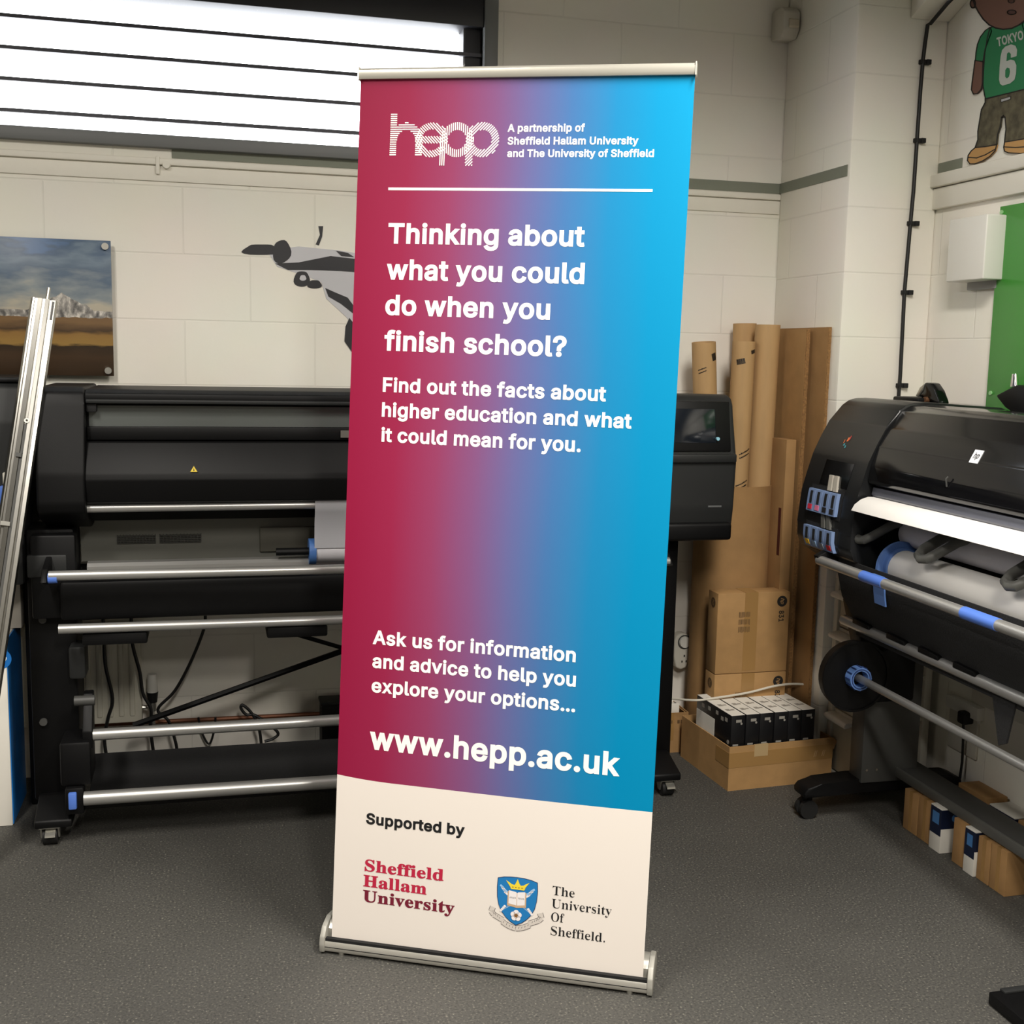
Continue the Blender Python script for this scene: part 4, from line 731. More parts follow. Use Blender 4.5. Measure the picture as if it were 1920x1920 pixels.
b = B().strip([(3.66, .150), (3.675, .135), (3.74, .085), (3.84, .066), (3.94, .095), (4.00, .140), (4.02, .168)], 'X', -.40, 1.42, .003)
part('catch_cloth', b, m_cloth, LP)
rl = thing('paper_roll', 'white paper roll with a blue end hub on the back printer', 'paper roll', (.85, 3.80, .884))
part('roll', B().hollow((.322, 3.79, .884), (1.40, 3.79, .884), .037, .02), m_paperg, rl)
part('hub', B().hollow((.304, 3.79, .884), (.326, 3.79, .884), .042, .014), M('mid_blue_plastic', (70, 112, 176), .45), rl)
part('spindle', B().cyl((.20, 3.79, .884), (1.46, 3.79, .884), .013), m_blk, rl)
part('hanging_sheet', B().strip([(3.726, 1.064), (3.729, 1.035), (3.735, 1.02), (3.752, .98), (3.755, .93), (3.752, .90)], 'X', .320, 1.40, .0008), M('grey_blue_paper', (176, 176, 182), .6), rl)  # sheet in one even greyish blue paper colour

# ------------------------------------------------------------------ neighbour printer cut by the left edge of the picture
NP = thing('wide_format_printer', 'second black printer at the left edge, only its end in view', 'printer', (-.95, 3.95, 0))
nb2 = [(4.17, .95), (4.17, 1.42), (3.83, 1.42), (3.80, 1.405), (3.775, 1.30), (3.765, 1.00), (3.79, .95)]
part('body', B().prism(nb2, 'X', -1.5, -.555, .008), m_blk2, NP)
part('top_cover', B().box(-1.5, -.548, 3.81, 4.17, 1.418, 1.432, .004), m_blk, NP)
part('lower_housing', B().box(-1.5, -.56, 3.78, 4.15, .80, .955, .01), m_blk2, NP)
for i in range(2):
    part('cartridge_latch', B().box(-.615+i*.028, -.593+i*.028, 3.745, 3.775, 1.05, 1.11, .003), [m_blue, m_bluep][i], NP)
part('white_tab', B().box(-.605, -.575, 3.748, 3.772, 1.115, 1.15, .002), m_offw, NP)
part('leg', B().box(-.600, -.563, 4.03, 4.14, 0, .82, .006), m_blk, NP)
part('leg', B().box(-1.5, -1.40, 3.95, 4.05, 0, .82, .006), m_blk, NP)

# ------------------------------------------------------------------ two white cartons at the far left
def hp_mark(c, r, axis, mat_disc, mat_txt, rot=0):
    """round mark with two slanted letters; returns a builder in 2-D (x right, y up)"""
    b = B(); b.mi = 0
    b.face([(r*math.cos(2*PI*i/28), r*math.sin(2*PI*i/28), 0) for i in range(28)])
    b.mi = 1
    me = text_mesh('hp', 's', .012, r*1.05, None)
    sh = Matrix(((1, .28, 0, -r*.58), (0, 1, 0, -r*.28), (0, 0, 1, .0005), (0, 0, 0, 1)))
    b.add(me, sh); bpy.data.meshes.remove(me)
    return b.xf(Matrix.Rotation(rot, 4, 'Z'))
def on_front(b, x, y, z):   # 2-D drawing onto a face that looks towards -Y
    return b.xf(Matrix.Translation((x, y, z)) @ Matrix(((1, 0, 0, 0), (0, 0, -1, 0), (0, 1, 0, 0), (0, 0, 0, 1))))
def on_left(b, x, y, z):    # onto a face that looks towards -X
    return b.xf(Matrix.Translation((x, y, z)) @ Matrix(((0, 0, -1, 0), (-1, 0, 0, 0), (0, 1, 0, 0), (0, 0, 0, 1))))
t = thing('carton', 'large white carton with a blue side and round blue mark at the far left', 'box', (-.85, 3.99, 0))
part('carton_body', B().box(-1.05, -.632, 3.86, 4.14, 0, .615, .003), m_boxw, t)
part('side_panel', B().box(-.633, -.6295, 3.865, 4.135, .004, .610), m_sideb, t, 'blue printed side')
part('round_mark', on_front(hp_mark(0, .032, 0, 0, 0), at(1, 1236, 1, 3.859).x, 3.8590, at(1, 1236, 1, 3.859).z), [m_hpb, m_tw], t)
t = thing('carton', 'smaller pale carton stacked on the white and blue carton', 'box', (-.85, 4.08, .615))
part('carton_body', B().box(-1.05, -.605, 4.00, 4.16, .615, .795, .003), M('grey_white_card', (196, 190, 180), .65), t)
part('round_mark', on_front(hp_mark(0, .022, 0, 0, 0), at(13, 1112, 1, 3.999).x, 3.9990, at(13, 1112, 1, 3.999).z), [m_hpb, m_tw], t)

# ------------------------------------------------------------------ leaning aluminium pole
ptop = at(83, 562, 1, 3.80); pbot = at(-79, 1690, 1, 3.42); pbot.z = max(pbot.z, 0)
ax = (ptop-pbot); Ln = ax.length; zx = ax.normalized(); xx = Vector((1, 0, 0)); xx = (xx - zx*xx.dot(zx)).normalized(); yy = zx.cross(xx)
PM = Matrix.Translation(pbot) @ Matrix((xx, yy, zx)).transposed().to_4x4()
pole = thing('aluminium_rail', 'ridged silver rail leaning against the left end of the printer', 'rail', pbot)
sec = []
n = 0
outline = [(-.037, .012), (-.037, -.004), (-.030, -.012), (-.026, -.012), (-.024, -.007), (-.018, -.007), (-.016, -.014), (-.004, -.016), (-.002, -.009), (.004, -.009), (.006, -.015), (.016, -.014), (.018, -.006), (.022, -.006), (.024, -.012), (.034, -.010), (.037, -.004), (.037, .012)]
def along(b): return b.xf(PM)
part('profile', along(B().prism(outline, 'Z', .02, Ln)), m_alu, pole)
part('inner_rod', along(B().cyl((.008, 0, Ln-.05), (.008, 0, Ln+.038), .0055)), m_sil, pole)
part('end_hook', along(B().box(.026, .031, -.018, -.008, Ln-.06, Ln-.006)), m_greyd, pole)
zc = (at(40, 790, 1, 3.73)-pbot).length
part('clip', along(B().hollow((.004, -.020, zc), (.004, -.006, zc), .0075, .0035, 14)), m_sil, pole)
part('clip', along(B().box(-.012, .004, -.021, -.010, zc-.11, zc-.098)), m_greyd, pole)
part('clip', along(B().box(-.026, .0, -.021, -.010, zc-.315, zc-.303)), m_sil, pole)
part('slot_rod', along(B().box(-.0022, .0050, -.0125, -.0085, .3, zc-.01)), m_greyd, pole)
part('foot_cap', along(B().box(-.038, .038, -.017, .013, 0, .02)), m_blk, pole)

# ------------------------------------------------------------------ landscape panel on the back wall
def landscape():
    m = bpy.data.materials.new('landscape_print'); m.use_nodes = True; nt = m.node_tree; bs = nt.nodes['Principled BSDF']
    bs.inputs['Roughness'].default_value = .38
    N = nt.nodes.new; Lk = nt.links.new
    tc = N('ShaderNodeTexCoord'); sp = N('ShaderNodeSeparateXYZ'); Lk(tc.outputs['Object'], sp.inputs[0])
    def noise(sc, det, scl=(1, 1, 1)):
        mp = N('ShaderNodeMapping'); mp.inputs['Scale'].default_value = scl; Lk(tc.outputs['Object'], mp.inputs[0])
        n = N('ShaderNodeTexNoise'); n.inputs['Scale'].default_value = sc; n.inputs['Detail'].default_value = det; Lk(mp.outputs[0], n.inputs['Vector']); return n.outputs['Fac']
    def math_(op, a, b_=None, c=None):
        k = N('ShaderNodeMath'); k.operation = op
        for i, v in enumerate((a, b_, c)):
            if v is None: continue
            if isinstance(v, (int, float)): k.inputs[i].default_value = v
            else: Lk(v, k.inputs[i])
        return k.outputs[0]
    def ramp(f, st):
        r = N('ShaderNodeValToRGB'); e = r.color_ramp.elements; e[0].position, e[0].color = st[0][0], lin(st[0][1]); e[1].position, e[1].color = st[-1][0], lin(st[-1][1])
        for p, c in st[1:-1]: q = e.new(p); q.color = lin(c)
        Lk(f, r.inputs[0]); return r.outputs[0]
    def mix(f, a, b_):
        k = N('ShaderNodeMix'); k.data_type = 'RGBA'; Lk(f, k.inputs[0]); Lk(a, k.inputs[6]); Lk(b_, k.inputs[7]); return k.outputs[2]
    z = sp.outputs[2]; x = sp.outputs[0]
    h = math_('MULTIPLY', z, 1/.456)
    sky = ramp(math_('ADD', h, math_('MULTIPLY', math_('SUBTRACT', noise(7, 4, (1, 1, 3)), .5), .5)), [(.50, (176, 168, 150)), (.60, (130, 138, 140)), (.74, (60, 84, 108)), (.86, (92, 112, 130)), (.95, (40, 72, 104)), (1, (54, 92, 136))])
    snow = ramp(noise(60, 5, (1, 1, .6)), [(.35, (84, 82, 80)), (.52, (150, 146, 140)), (.66, (216, 210, 200))])
    land = ramp(math_('ADD', h, math_('MULTIPLY', math_('SUBTRACT', noise(9, 6, (1, 1, 4)), .5), .12)), [(0, (52, 38, 24)), (.15, (66, 48, 30)), (.22, (48, 36, 22)), (.24, (150, 118, 62)), (.31, (140, 106, 56)), (.34, (70, 52, 34)), (.40, (120, 92, 58)), (.48, (110, 82, 54)), (.53, (74, 58, 44))])
    pk = math_('MULTIPLY', math_('ABSOLUTE', math_('SUBTRACT', x, .14)), -1.15)
    ridge = math_('ADD', math_('ADD', .605, pk), math_('MULTIPLY', math_('SUBTRACT', noise(26, 4, (1, 0, 0)), .5), .07))
    ridge = math_('MAXIMUM', ridge, math_('ADD', .455, math_('MULTIPLY', noise(14, 4, (1, 0, 0)), .05)))
    f1 = math_('GREATER_THAN', ridge, h); c1 = mix(f1, sky, snow)
    f2 = math_('LESS_THAN', h, math_('ADD', .405, math_('MULTIPLY', noise(20, 4, (1, 0, 0)), .05))); c2 = mix(f2, c1, land)
    Lk(c2, bs.inputs['Base Color']); return m
t = thing('picture_panel', 'glossy landscape picture of a snowy mountain on the back wall', 'picture', (-.62, 4.275, 1.430))
part('panel', B().box(-.92, -.319, 4.262, 4.270, 1.430, 1.886, .001), landscape(), t)
for p in ((197, 462), (203, 695)):
    q = at(*p, 1, 4.258); part('standoff_cap', B().cyl((q.x, YB, q.z), (q.x, 4.252, q.z), .0115, seg=24), m_sil, t)
for p in ((-.895, 1.86), (-.895, 1.455)):
    part('standoff_cap', B().cyl((p[0], YB, p[1]), (p[0], 4.252, p[1]), .0115, seg=24), m_sil, t)

# ------------------------------------------------------------------ plain abstract black and grey wall graphic
def decal(b, pts, axis, val, mi, t=.0012, off=0.0):
    b.mi = mi
    P = [at(px, py, axis, val) for px, py in pts]
    fr = [tuple(p[i] if i != axis else val+off for i in range(3)) for p in P]
    bk = [tuple(p[i] if i != axis else val+off+t for i in range(3)) for p in P]
    v0 = [b.bm.verts.new(p) for p in fr]; v1 = [b.bm.verts.new(p) for p in bk]; n = len(v0)
    b._f(v0); b._f(v1[::-1])
    for i in range(n): b._f([v0[i], v1[i], v1[(i+1) % n], v0[(i+1) % n]])
def blob(cx, cy, rx, ry, n=20, wob=.12, ph=0): return [(cx+rx*(1+wob*math.sin(3*a+ph))*math.cos(a), cy+ry*(1+wob*math.cos(2*a+ph))*math.sin(a)) for a in [2*PI*i/n for i in range(n)]]
b = B(); Y0 = YB-.0014
decal(b, [(500, 470), (560, 462), (640, 470), (735, 486), (735, 560), (700, 560), (640, 545), (580, 520), (520, 500)], 1, Y0, 1)
decal(b, [(600, 520), (735, 505), (735, 660), (690, 650), (650, 595), (612, 560)], 1, Y0-.0004, 1)
decal(b, blob(490, 468, 34, 12, wob=.2), 1, Y0-.001, 0); decal(b, blob(528, 472, 17, 23, wob=.1, ph=1), 1, Y0-.0014, 0)
decal(b, [(516, 494), (560, 492), (620, 480), (690, 488), (735, 494), (735, 520), (690, 512), (640, 508), (580, 506), (540, 506)], 1, Y0-.0018, 0)
decal(b, blob(566, 523, 15, 16, wob=.1), 1, Y0-.001, 0); decal(b, blob(568, 521, 6, 6), 1, Y0-.0022, 1); decal(b, blob(590, 533, 13, 9, wob=.15), 1, Y0-.0012, 0)
decal(b, [(610, 540), (628, 548), (652, 558), (668, 580), (735, 590), (735, 612), (690, 600), (660, 586), (640, 570), (616, 556)], 1, Y0-.002, 0)
decal(b, [(655, 596), (668, 612), (690, 640), (720, 670), (690, 680), (664, 666), (646, 640), (648, 612)], 1, Y0-.002, 0)
decal(b, [(592, 458), (600, 440), (597, 424), (606, 424), (604, 444), (598, 460)], 1, Y0-.001, 0); decal(b, [(630, 470), (652, 474), (664, 482), (640, 480)], 1, Y0-.002, 0)
solo('wall_decal', b, [M('vinyl_black', (32, 32, 36), .5), M('vinyl_grey', (196, 196, 200), .5)], 'abstract black and grey vinyl graphic on the back wall left of the banner', 'wall decal')

# ------------------------------------------------------------------ radiator, valve, pipe and cables under the printer
r = thing('radiator', 'white ribbed panel radiator low on the wall beneath the printer', 'radiator', (-.75, 4.24, .2))
m_rad = M('radiator_white', (214, 210, 194), .45)
b = B().box(-1.25, -.25, 4.225, 4.262, .205, .56, .006)
for i in range(27): b.box(-1.24+i*.0365, -1.24+i*.0365+.018, 4.219, 4.228, .23, .535, .004)
part('panel', b, m_rad, r)
part('wall_bracket', B().box(-1.0, -.96, 4.262, YB, .25, .5), m_rad, r)
v = thing('radiator_valve', 'white thermostatic valve with dark collar beside the radiator', 'valve', (-.214, 4.24, .18))
part('head', B().cyl((-.214, 4.24, .31), (-.214, 4.24, .375), .019, .016, 18), m_white, v)
part('collar', B().cyl((-.214, 4.24, .272), (-.214, 4.24, .31), .016, .020, 14), m_dark, v)
part('tail', B().tube([(-.252, 4.24, .255), (-.214, 4.24, .255), (-.214, 4.24, .19)], .008), m_sil, v)
part('elbow', B().cyl((-.214, 4.24, .24), (-.214, 4.24, .275), .013), m_sil, v)
solo('heating_pipe', B().tube([(-.60, 4.275, .190), (1.70, 4.275, .172)], .008), m_copper, 'thin brown pipe running low along the back wall', 'pipe')
def cable(pts, r, mat, label, name='power_cable', cat='cable', grp=None):
    P = []
    for i in range(len(pts)-1):
        p0 = Vector(pts[max(i-1, 0)]); p1 = Vector(pts[i]); p2 = Vector(pts[i+1]); p3 = Vector(pts[min(i+2, len(pts)-1)])
        for k in range(6):
            t_ = k/6; P.append(.5*((2*p1)+(p2-p0)*t_+(2*p0-5*p1+4*p2-p3)*t_**2+(3*p1-p0-3*p2+p3)*t_**3))
    P.append(Vector(pts[-1]))
    return solo(name, B().tube(P, r, 8), mat, label, cat, grp)
def wp(px, py, y=4.18):
    return at(px, py, 1, y)
def drop(x, y): return (x, y, .008)
cable([wp(193, 1150), wp(195, 1205), wp(198, 1250), wp(211, 1310), wp(203, 1345), wp(196, 1385), wp(200, 1420)], .006, m_cable, 'leftmost black cable hanging across the front of the radiator')
cable([wp(246, 1150), wp(248, 1205), wp(262, 1260), wp(268, 1300), wp(283, 1330), wp(282, 1365), wp(288, 1412)], .006, m_cable, 'black cable hanging down past the right edge of the radiator')
cable([wp(385, 1150), wp(382, 1180), wp(358, 1240), wp(328, 1295), wp(296, 1330), wp(316, 1352), wp(330, 1395), wp(331, 1415)], .0055, m_cable, 'black cable curving diagonally across the bare wall to the valve')
cable([wp(372, 1345, 4.262), wp(378, 1372, 4.262), wp(392, 1395, 4.262), wp(402, 1368, 4.262), wp(404, 1345, 4.262)], .004, m_cable, 'short dangling black cable loop below the silver bar')
cable([(wp(490, 1398).x, 4.18, .006), wp(490, 1398), wp(484, 1360), wp(470, 1335), wp(455, 1322), wp(452, 1328), wp(462, 1340), wp(480, 1342), wp(520, 1372), wp(512, 1385), wp(496, 1390)], .0055, m_cable, 'black cable twisted into a small loop beside the banner')
t = thing('junction_box', 'dark box standing low at the wall left of the banner edge', 'box', (.48, 4.22, 0))
q0 = at(603, 1323, 1, 4.17); q1 = at(660, 1382, 1, 4.17)
part('case', B().box(q0.x, q1.x+.05, 4.17, 4.26, .05, q0.z, .006), m_blk, t)
part('base', B().box(q0.x+.01, q1.x+.04, 4.18, 4.25, 0, .052, .004), m_blk2, t)
part('lid', B().box(q0.x-.004, q1.x+.054, 4.166, 4.262, q0.z-.002, q0.z+.010, .003), m_blk2, t)
# painted-over stub on the ledge, sensor high in the corner
t = thing('pipe_stub', 'painted-over round pipe stub on the ledge under the window', 'pipe stub', (-.135, 4.29, 2.12))
part('strap', B().box(-.168, -.155, YB-.018, YB-.003, 2.118, 2.178, .003), m_trim, t)
part('cap', B().cyl((-.133, YB-.003, 2.150), (-.133, YB-.026, 2.150), .014, .012, 18), m_trim, t)
s = thing('motion_sensor', 'small white motion sensor high in the room corner', 'sensor', (2.10, 4.23, 2.73))
part('housing', B().prism([(4.30, 2.85), (4.22, 2.85), (4.195, 2.83), (4.195, 2.765), (4.22, 2.735), (4.30, 2.74)], 'X', 2.105, 2.172, .006), m_offw, s)
part('lens', B().prism([(4.20, 2.768), (4.185, 2.775), (4.187, 2.800), (4.20, 2.805)], 'X', 2.125, 2.165, .003), M('lens_clear', (206, 196, 176), .15, spec=.8), s)

# ------------------------------------------------------------------ cardboard in the corner
def tube_thing(p_top, p_bot, r, label, marks=None, name='cardboard_tube', mat=None):
    p0, p1 = Vector(p_bot), Vector(p_top)
    t = thing(name, label, 'cardboard tube', p0, 0, 'cardboard tubes in the corner')
    part('tube', B().hollow(p0, p1, r, r-.005, 32), mat or m_tube, t)
    if marks:
        d = (p1-p0).normalized(); sx = d.cross(Vector((0, 1, 0))).normalized()*-1
        if sx.x < 0: sx = -sx
        for (s, hgt, ang, w, cap, tilt) in marks:
            b = B(); rnd = random.Random(int(hgt*1000)); x = 0.0
            for v_ in range(40):
                bw = w*(.03+.07*rnd.random())
                if x+bw > w: break
                y0_, y1_ = (0, cap) if cap > .01 else (cap*.15*rnd.random(), cap*(.7+.3*rnd.random()))
                pts_ = []
                for xx_, yy_ in ((x, y0_), (x+bw, y0_), (x+bw, y1_), (x, y1_)):
                    xr = (xx_-w/2)*math.cos(tilt) - yy_*math.sin(tilt); yr = (xx_-w/2)*math.sin(tilt) + yy_*math.cos(tilt)
                    a = ang + xr/r; c = p0 + d*(hgt+yr); f = Vector((0, -1, 0)) + d*d.y; f.normalize()
                    pts_.append(c + (f*math.cos(a) + sx*math.sin(a))*(r+.0008))
                b.face(pts_); x += bw*1.25
            part('printed_mark', b, m_ink, t)
    return t
tube_thing((1.965, 4.145, 1.055), (1.965, 4.145, 0), .148, 'very wide cardboard tube standing open-topped in the corner', name='cardboard_tube', mat=m_cardd)
tube_thing((2.045, 4.085, 1.662), (2.040, 4.105, .004), .047, 'pale tall cardboard tube rising rightmost from the wide tube')
tube_thing((1.945, 4.075, 1.598), (1.945, 4.10, .004), .043, 'cardboard tube printed with slanted marks standing in the wide tube', [('.0F', 1.55, .62, .026, .014, .25), ('Fk', 1.51, -.55, .034, .020, .22), ('Txhu Funoy', 1.18, .25, .055, .006, .45), ('fokau noT', 1.165, .25, .05, .006, .45), ('Fhounk Ty', 1.06, .1, .055, .006, .45), ('Snou kil', 1.045, .1, .05, .006, .45)])
tube_thing((2.012, 4.215, 1.668), (2.045, 4.200, .004), .045, 'cardboard tube half hidden behind the two tall tubes')
tube_thing((1.800, 4.115, 1.592), (1.952, 4.205, .004), .045, 'cardboard tube leaning left out of the wide tube', [('T', 1.53, .62, .024, .028, .2), ('Flho kunT', 1.50, -.55, .036, .005, .35), ('Txh uno', 1.488, -.55, .033, .005, .35)])

def sheet(x0, x1, y0, y1, z1, label, name='cardboard_sheet', mat=None):
    t = thing(name, label, 'cardboard', ((x0+x1)/2, (y0+y1)/2, 0))
    part('face', B().box(x0, x1, y0+.004, y1, 0, z1), mat or m_card2, t)
    b = B(); n = 60
    for i in range(n): b.box(x0+.0008, x1-.0008, y0+(.0010 if i % 2 else 0), y0+.0042, z1*i/n, z1*(i+1)/n)
    part('cut_edge', b, m_cut, t)
    return t
sheet(2.155, 2.168, 3.825, 4.27, 1.652, 'tall cardboard sheet flat against the corner pier', mat=m_card)
sheet(2.122, 2.138, 3.925, 4.26, 1.645, 'tall cardboard sheet in front of the sheet against the pier')
t = thing('flat_carton', 'slim tall carton with dark red marks beside the wide tube', 'box', (2.09, 4.0, 0))
part('carton_body', B().box(2.072, 2.112, 3.94, 4.055, 0, 1.238, .002), m_cardd, t)
b = B(); b.box(2.0714, 2.0722, 3.955, 3.975, .80, .98); b.box(2.0714, 2.0722, 3.955, 3.975, .35, .62)
part('red_mark', b, M('dark_red_print', (78, 26, 20), .7), t)
def ctext(s, w, cap, mat, parent, frame, x, y, z, rot=0, style='s', bold=.016, name='lettering'):
    me = text_mesh(s, style, bold, w, cap); b = B(); b.add(me); bpy.data.meshes.remove(me)
    b.xf(Matrix.Rotation(rot, 4, 'Z')); return part(name, frame(b, x, y, z), mat, parent)
def ink_carton(z0, z1, label):
    t = thing('carton', label, 'box', (1.95, 3.96, z0), 0, 'upright brown cartons')
    x0, x1, y0, y1 = 1.806, 2.098, 3.90, 3.985
    part('carton_body', B().box(x0, x1, y0, y1, z0, z1, .003), m_card2, t)
    part('packing_tape', B().box(1.915, 1.968, y0-.0008, y1, z0+.01, z1+.0008), m_tape, t)
    ym = y0-.0011
    part('round_mark', on_front(hp_mark(0, .0205, 0, 0, 0, -PI/2), x1-.032, ym, z1-.036), [m_ink, m_card2], t)
    ctext('831', .042, .021, m_ink, t, on_front, x1-.043, ym, z1-.072, -PI/2)
    b = B()
    random.seed(3)
    for i in range(9):
        for k in range(3): b.box(1.893+i*.0052, 1.8955+i*.0052, ym, y0, z1-.15+k*.028+random.random()*.004, z1-.128+k*.028)
    part('printed_panel', b, m_inkb, t)
    part('round_mark', on_left(hp_mark(0, .019, 0, 0, 0, -PI/2), x0-.0006, y0+.04, z1-.04), [m_inkb, m_card], t)
    return t
ink_carton(.366, .672, 'upper brown carton with round mark and 831, stacked against the wide tube')
ink_carton(0, .364, 'lower brown carton, under the other 831 carton behind the ink boxes')

def open_carton(name, label, loc, rz, w, d, h, mat, t_=.004):
    t = thing(name, label, 'box', loc, rz)
    b = B()
    b.box(0, w, 0, t_, 0, h); b.box(0, w, d-t_, d, 0, h); b.box(0, t_, t_, d-t_, 0, h); b.box(w-t_, w, t_, d-t_, 0, h); b.box(t_, w-t_, t_, d-t_, 0, t_)
    part('carton_body', b, mat, t, local=True)
    return t
RZ = math.radians(3.5)
oc = open_carton('carton', 'open taped cardboard box on the floor full of black and white ink boxes', (1.772, 3.676, 0), RZ, .425, .38, .163, m_card2)
b = B(); b.box(-.0007, .4257, -.0008, .0006, .085, .140); b.box(-.0008, .0006, -.0008, .10, .085, .140)
part('packing_tape', b, m_tape, oc, local=True)
part('packing_tape', B().box(.10, .155, -.0012, .005, .120, .1645), M('pale_tape', (184, 158, 116), .3, spec=.6), oc, local=True)
part('corner_flap', B().prism([(.425, .125), (.425, .163), (.442, .150), (.430, .118)], 'Y', .0, .12), m_card2, oc, local=True)
b = B()
for x in (.345, .352, .378, .385): b.prism([(x, .098), (x+.004, .098), (x+.009, .120), (x+.006, .120)], 'Y', -.0014, -.0008)
part('scuff_mark', b, m_tube, oc, local=True)
# six ink boxes, a copy of one another
ocM = Matrix.Translation((1.772, 3.676, 0)) @ Matrix.Rotation(RZ, 4, 'Z')
def ink_box():
    w, d, h = .0535, .270, .122
    t = thing('ink_box', '', 'ink box', (0, 0, 0), RZ, 'ink boxes in the open carton')
    part('box_body', B().box(0, w, 0, d, 0, h, .0012), m_pbox, t, local=True)
    part('white_top', B().box(.0006, w-.0006, .001, d-.001, h-.001, h+.0006), m_boxw, t, 'white printed top', local=True)
    b = B()
    for y in (.055, .115, .20):
        b.box(.012, .028, y, y+.022, h+.0006, h+.001); b.box(.030, .044, y+.004, y+.016, h+.0006, h+.001)
    part('printed_panel', b, m_pmark, t, local=True)
    b = B(); b.box(.018, .040, -.0008, .001, h-.026, h-.016); b.cyl((.040, -.0008, h-.031), (.040, .001, h-.031), .0042, seg=12)
    b.box(.008, .030, -.0008, .001, .010, .016)
    part('front_print', b, m_pmark, t, local=True)
    return t
order = ['leftmost black and white ink box in the open carton, its long side in view', 'second ink box from the left in the open carton', 'third ink box from the left in the open carton', 'third ink box from the right in the open carton', 'second ink box from the right in the open carton', 'rightmost black and white ink box in the open carton']
ib = ink_box()
for i in range(6):
    p = ocM @ Vector((.012 + i*.0562 + (.003 if i else 0) + (.003 if i > 2 else 0), .016, .150))
    o = ib if i == 0 else dup(ib, p, None)
    o.location = p; o['label'] = order[i]
b = B()
for k, (y, z) in enumerate(((.03, .09), (.06, .085), (.10, .095), (.16, .093), (.21, .09))): b.box(-.0006, .0006, y, y+.018, z, z+.014)
b.cyl((-.0007, .02, .02), (.0006, .02, .02), .008, seg=14)
part('side_print', b, m_pmark, ib, local=True)
part('side_label', B().box(-.0008, .0006, .125, .268, .004, .072), m_boxw, ib, local=True)
lb = thing('ink_box', 'white box under the black ink boxes at the left of the open carton', 'ink box', tuple(ocM @ Vector((.008, .12, .006))), RZ)
part('box_body', B().box(0, .34, 0, .17, 0, .143, .002), m_boxw, lb, local=True)
part('top_label', B().box(.004, .05, .002, .168, .143, .1436), M('greyish_card', (190, 184, 172), .6), lb, local=True)
lb2 = thing('ink_box', 'black box beneath the front row of ink boxes in the open carton', 'ink box', tuple(ocM @ Vector((.012, .018, .006))), RZ)
part('box_body', B().box(0, .33, 0, .095, 0, .143, .002), m_pbox, lb2, local=True)

# older open carton behind, upside-down number
t = open_carton('carton', 'open brown 831 carton against the back wall behind the banner edge', (1.40, 4.10, 0), 0, .395, .17, .16, m_cardd)
part('back_flap', B().strip([(4.262, .158), (4.268, .22), (4.272, .285)], 'X', 1.405, 1.755, .004).xf(Matrix.Translation((-1.40, -4.10, 0))), m_cardd, t, local=True)
part('side_flap', B().prism([(1.78, .16), (1.784, .16), (1.810, .075), (1.806, .075)], 'Y', 4.11, 4.26).xf(Matrix.Translation((-1.40, -4.10, 0))), m_card, t, local=True)
part('packing_tape', B().box(.30, .335, -.0008, .001, .05, .161), m_tape, t, local=True)
me = text_mesh('831', 's', .018, .075, .030); b = B(); b.add(me); bpy.data.meshes.remove(me)
b.xf(Matrix.Translation((.075/2, 0, 0)) @ Matrix.Rotation(PI, 4, 'Z'))
part('lettering', on_front(b, .268, -.0010, .092), m_ink, t, local=True)
b = B()
for x_, w_ in ((0, .006), (.009, .004), (.034, .010), (.048, .005)): b.box(x_, x_+w_, 0, .013, -.0003, .0003)
part('printed_mark', on_front(b, .315, -.0010, .118), m_inkb, t, local=True)
cb = thing('cartridge_box', '', 'cartridge box', (1.62, 4.118, .10), 0, 'white boxes in the older carton')
part('box_body', B().box(0, .115, 0, .026, 0, .085, .001), m_boxw, cb, local=True)
part('end_mark', B().cyl((.102, .013, .0848), (.102, .013, .0856), .005, seg=12), m_ink, cb, local=True)
for i, lab in enumerate(('frontmost white box in the older 831 carton', 'second white box from the front in the older 831 carton', 'third white box from the front in the older 831 carton', 'white box furthest back in the older 831 carton')):
    p = (1.645-.012*i, 4.112+.033*i, .108 + .006*i); o = cb if i == 0 else dup(cb, p)
    o.location = p; o['label'] = lab
solo('black_tray', B().box(1.50, 1.785, 4.106, 4.262, .090, .104, .002), m_blk, 'flat black tray under the white boxes in the older carton', 'tray')

# socket, plug-in timer and thin white cable at the back wall
t = thing('wall_socket', 'white socket plate on the back wall beside the banner edge', 'socket', (1.72, 4.295, .30))
part('plate', B().box(1.66, 1.81, YB-.012, YB, .298, .408, .003), m_offw, t)
part('switch', B().box(1.70, 1.712, YB-.015, YB-.011, .375, .392, .001), m_white, t)
t = thing('plug_timer', 'white rounded plug-in timer with a dial on the back wall', 'timer', (1.815, 4.26, .29))
b = B()
o_ = [(1.782, .405), (1.790, .430), (1.812, .442), (1.835, .438), (1.852, .42), (1.856, .38), (1.850, .325), (1.838, .298), (1.815, .290), (1.795, .300), (1.784, .34)]
b.prism([(x, z) for x, z in o_], 'Y', YB-.060, YB-.012, .008, 3)
part('body', b, m_offw, t)
part('dial', B().cyl((1.826, YB-.060, .405), (1.826, YB-.070, .405), .024, .022, 26), m_white, t)
part('dial_ring', B().hollow((1.826, YB-.0605, .405), (1.826, YB-.062, .405), .029, .0245), m_greyd, t)
b = B()
for x, z in ((1.818, .325), (1.836, .325), (1.827, .348)): b.box(x-.0025, x+.0025, YB-.0615, YB-.0595, z-.004, z+.004)
part('socket_slot', b, m_ink, t)
cable([(1.45, 3.97, .285), (1.62, 4.02, .255), (1.72, 3.90, .272), (1.80, 3.885, .280), (1.939, 3.89, .292), (2.05, 3.885, .314), (2.14, 3.88, .318), (2.24, 3.79, .324), (2.36, 3.77, .30)], .0042, m_wcab, 'thin white cable running across above the ink boxes to the drawers')

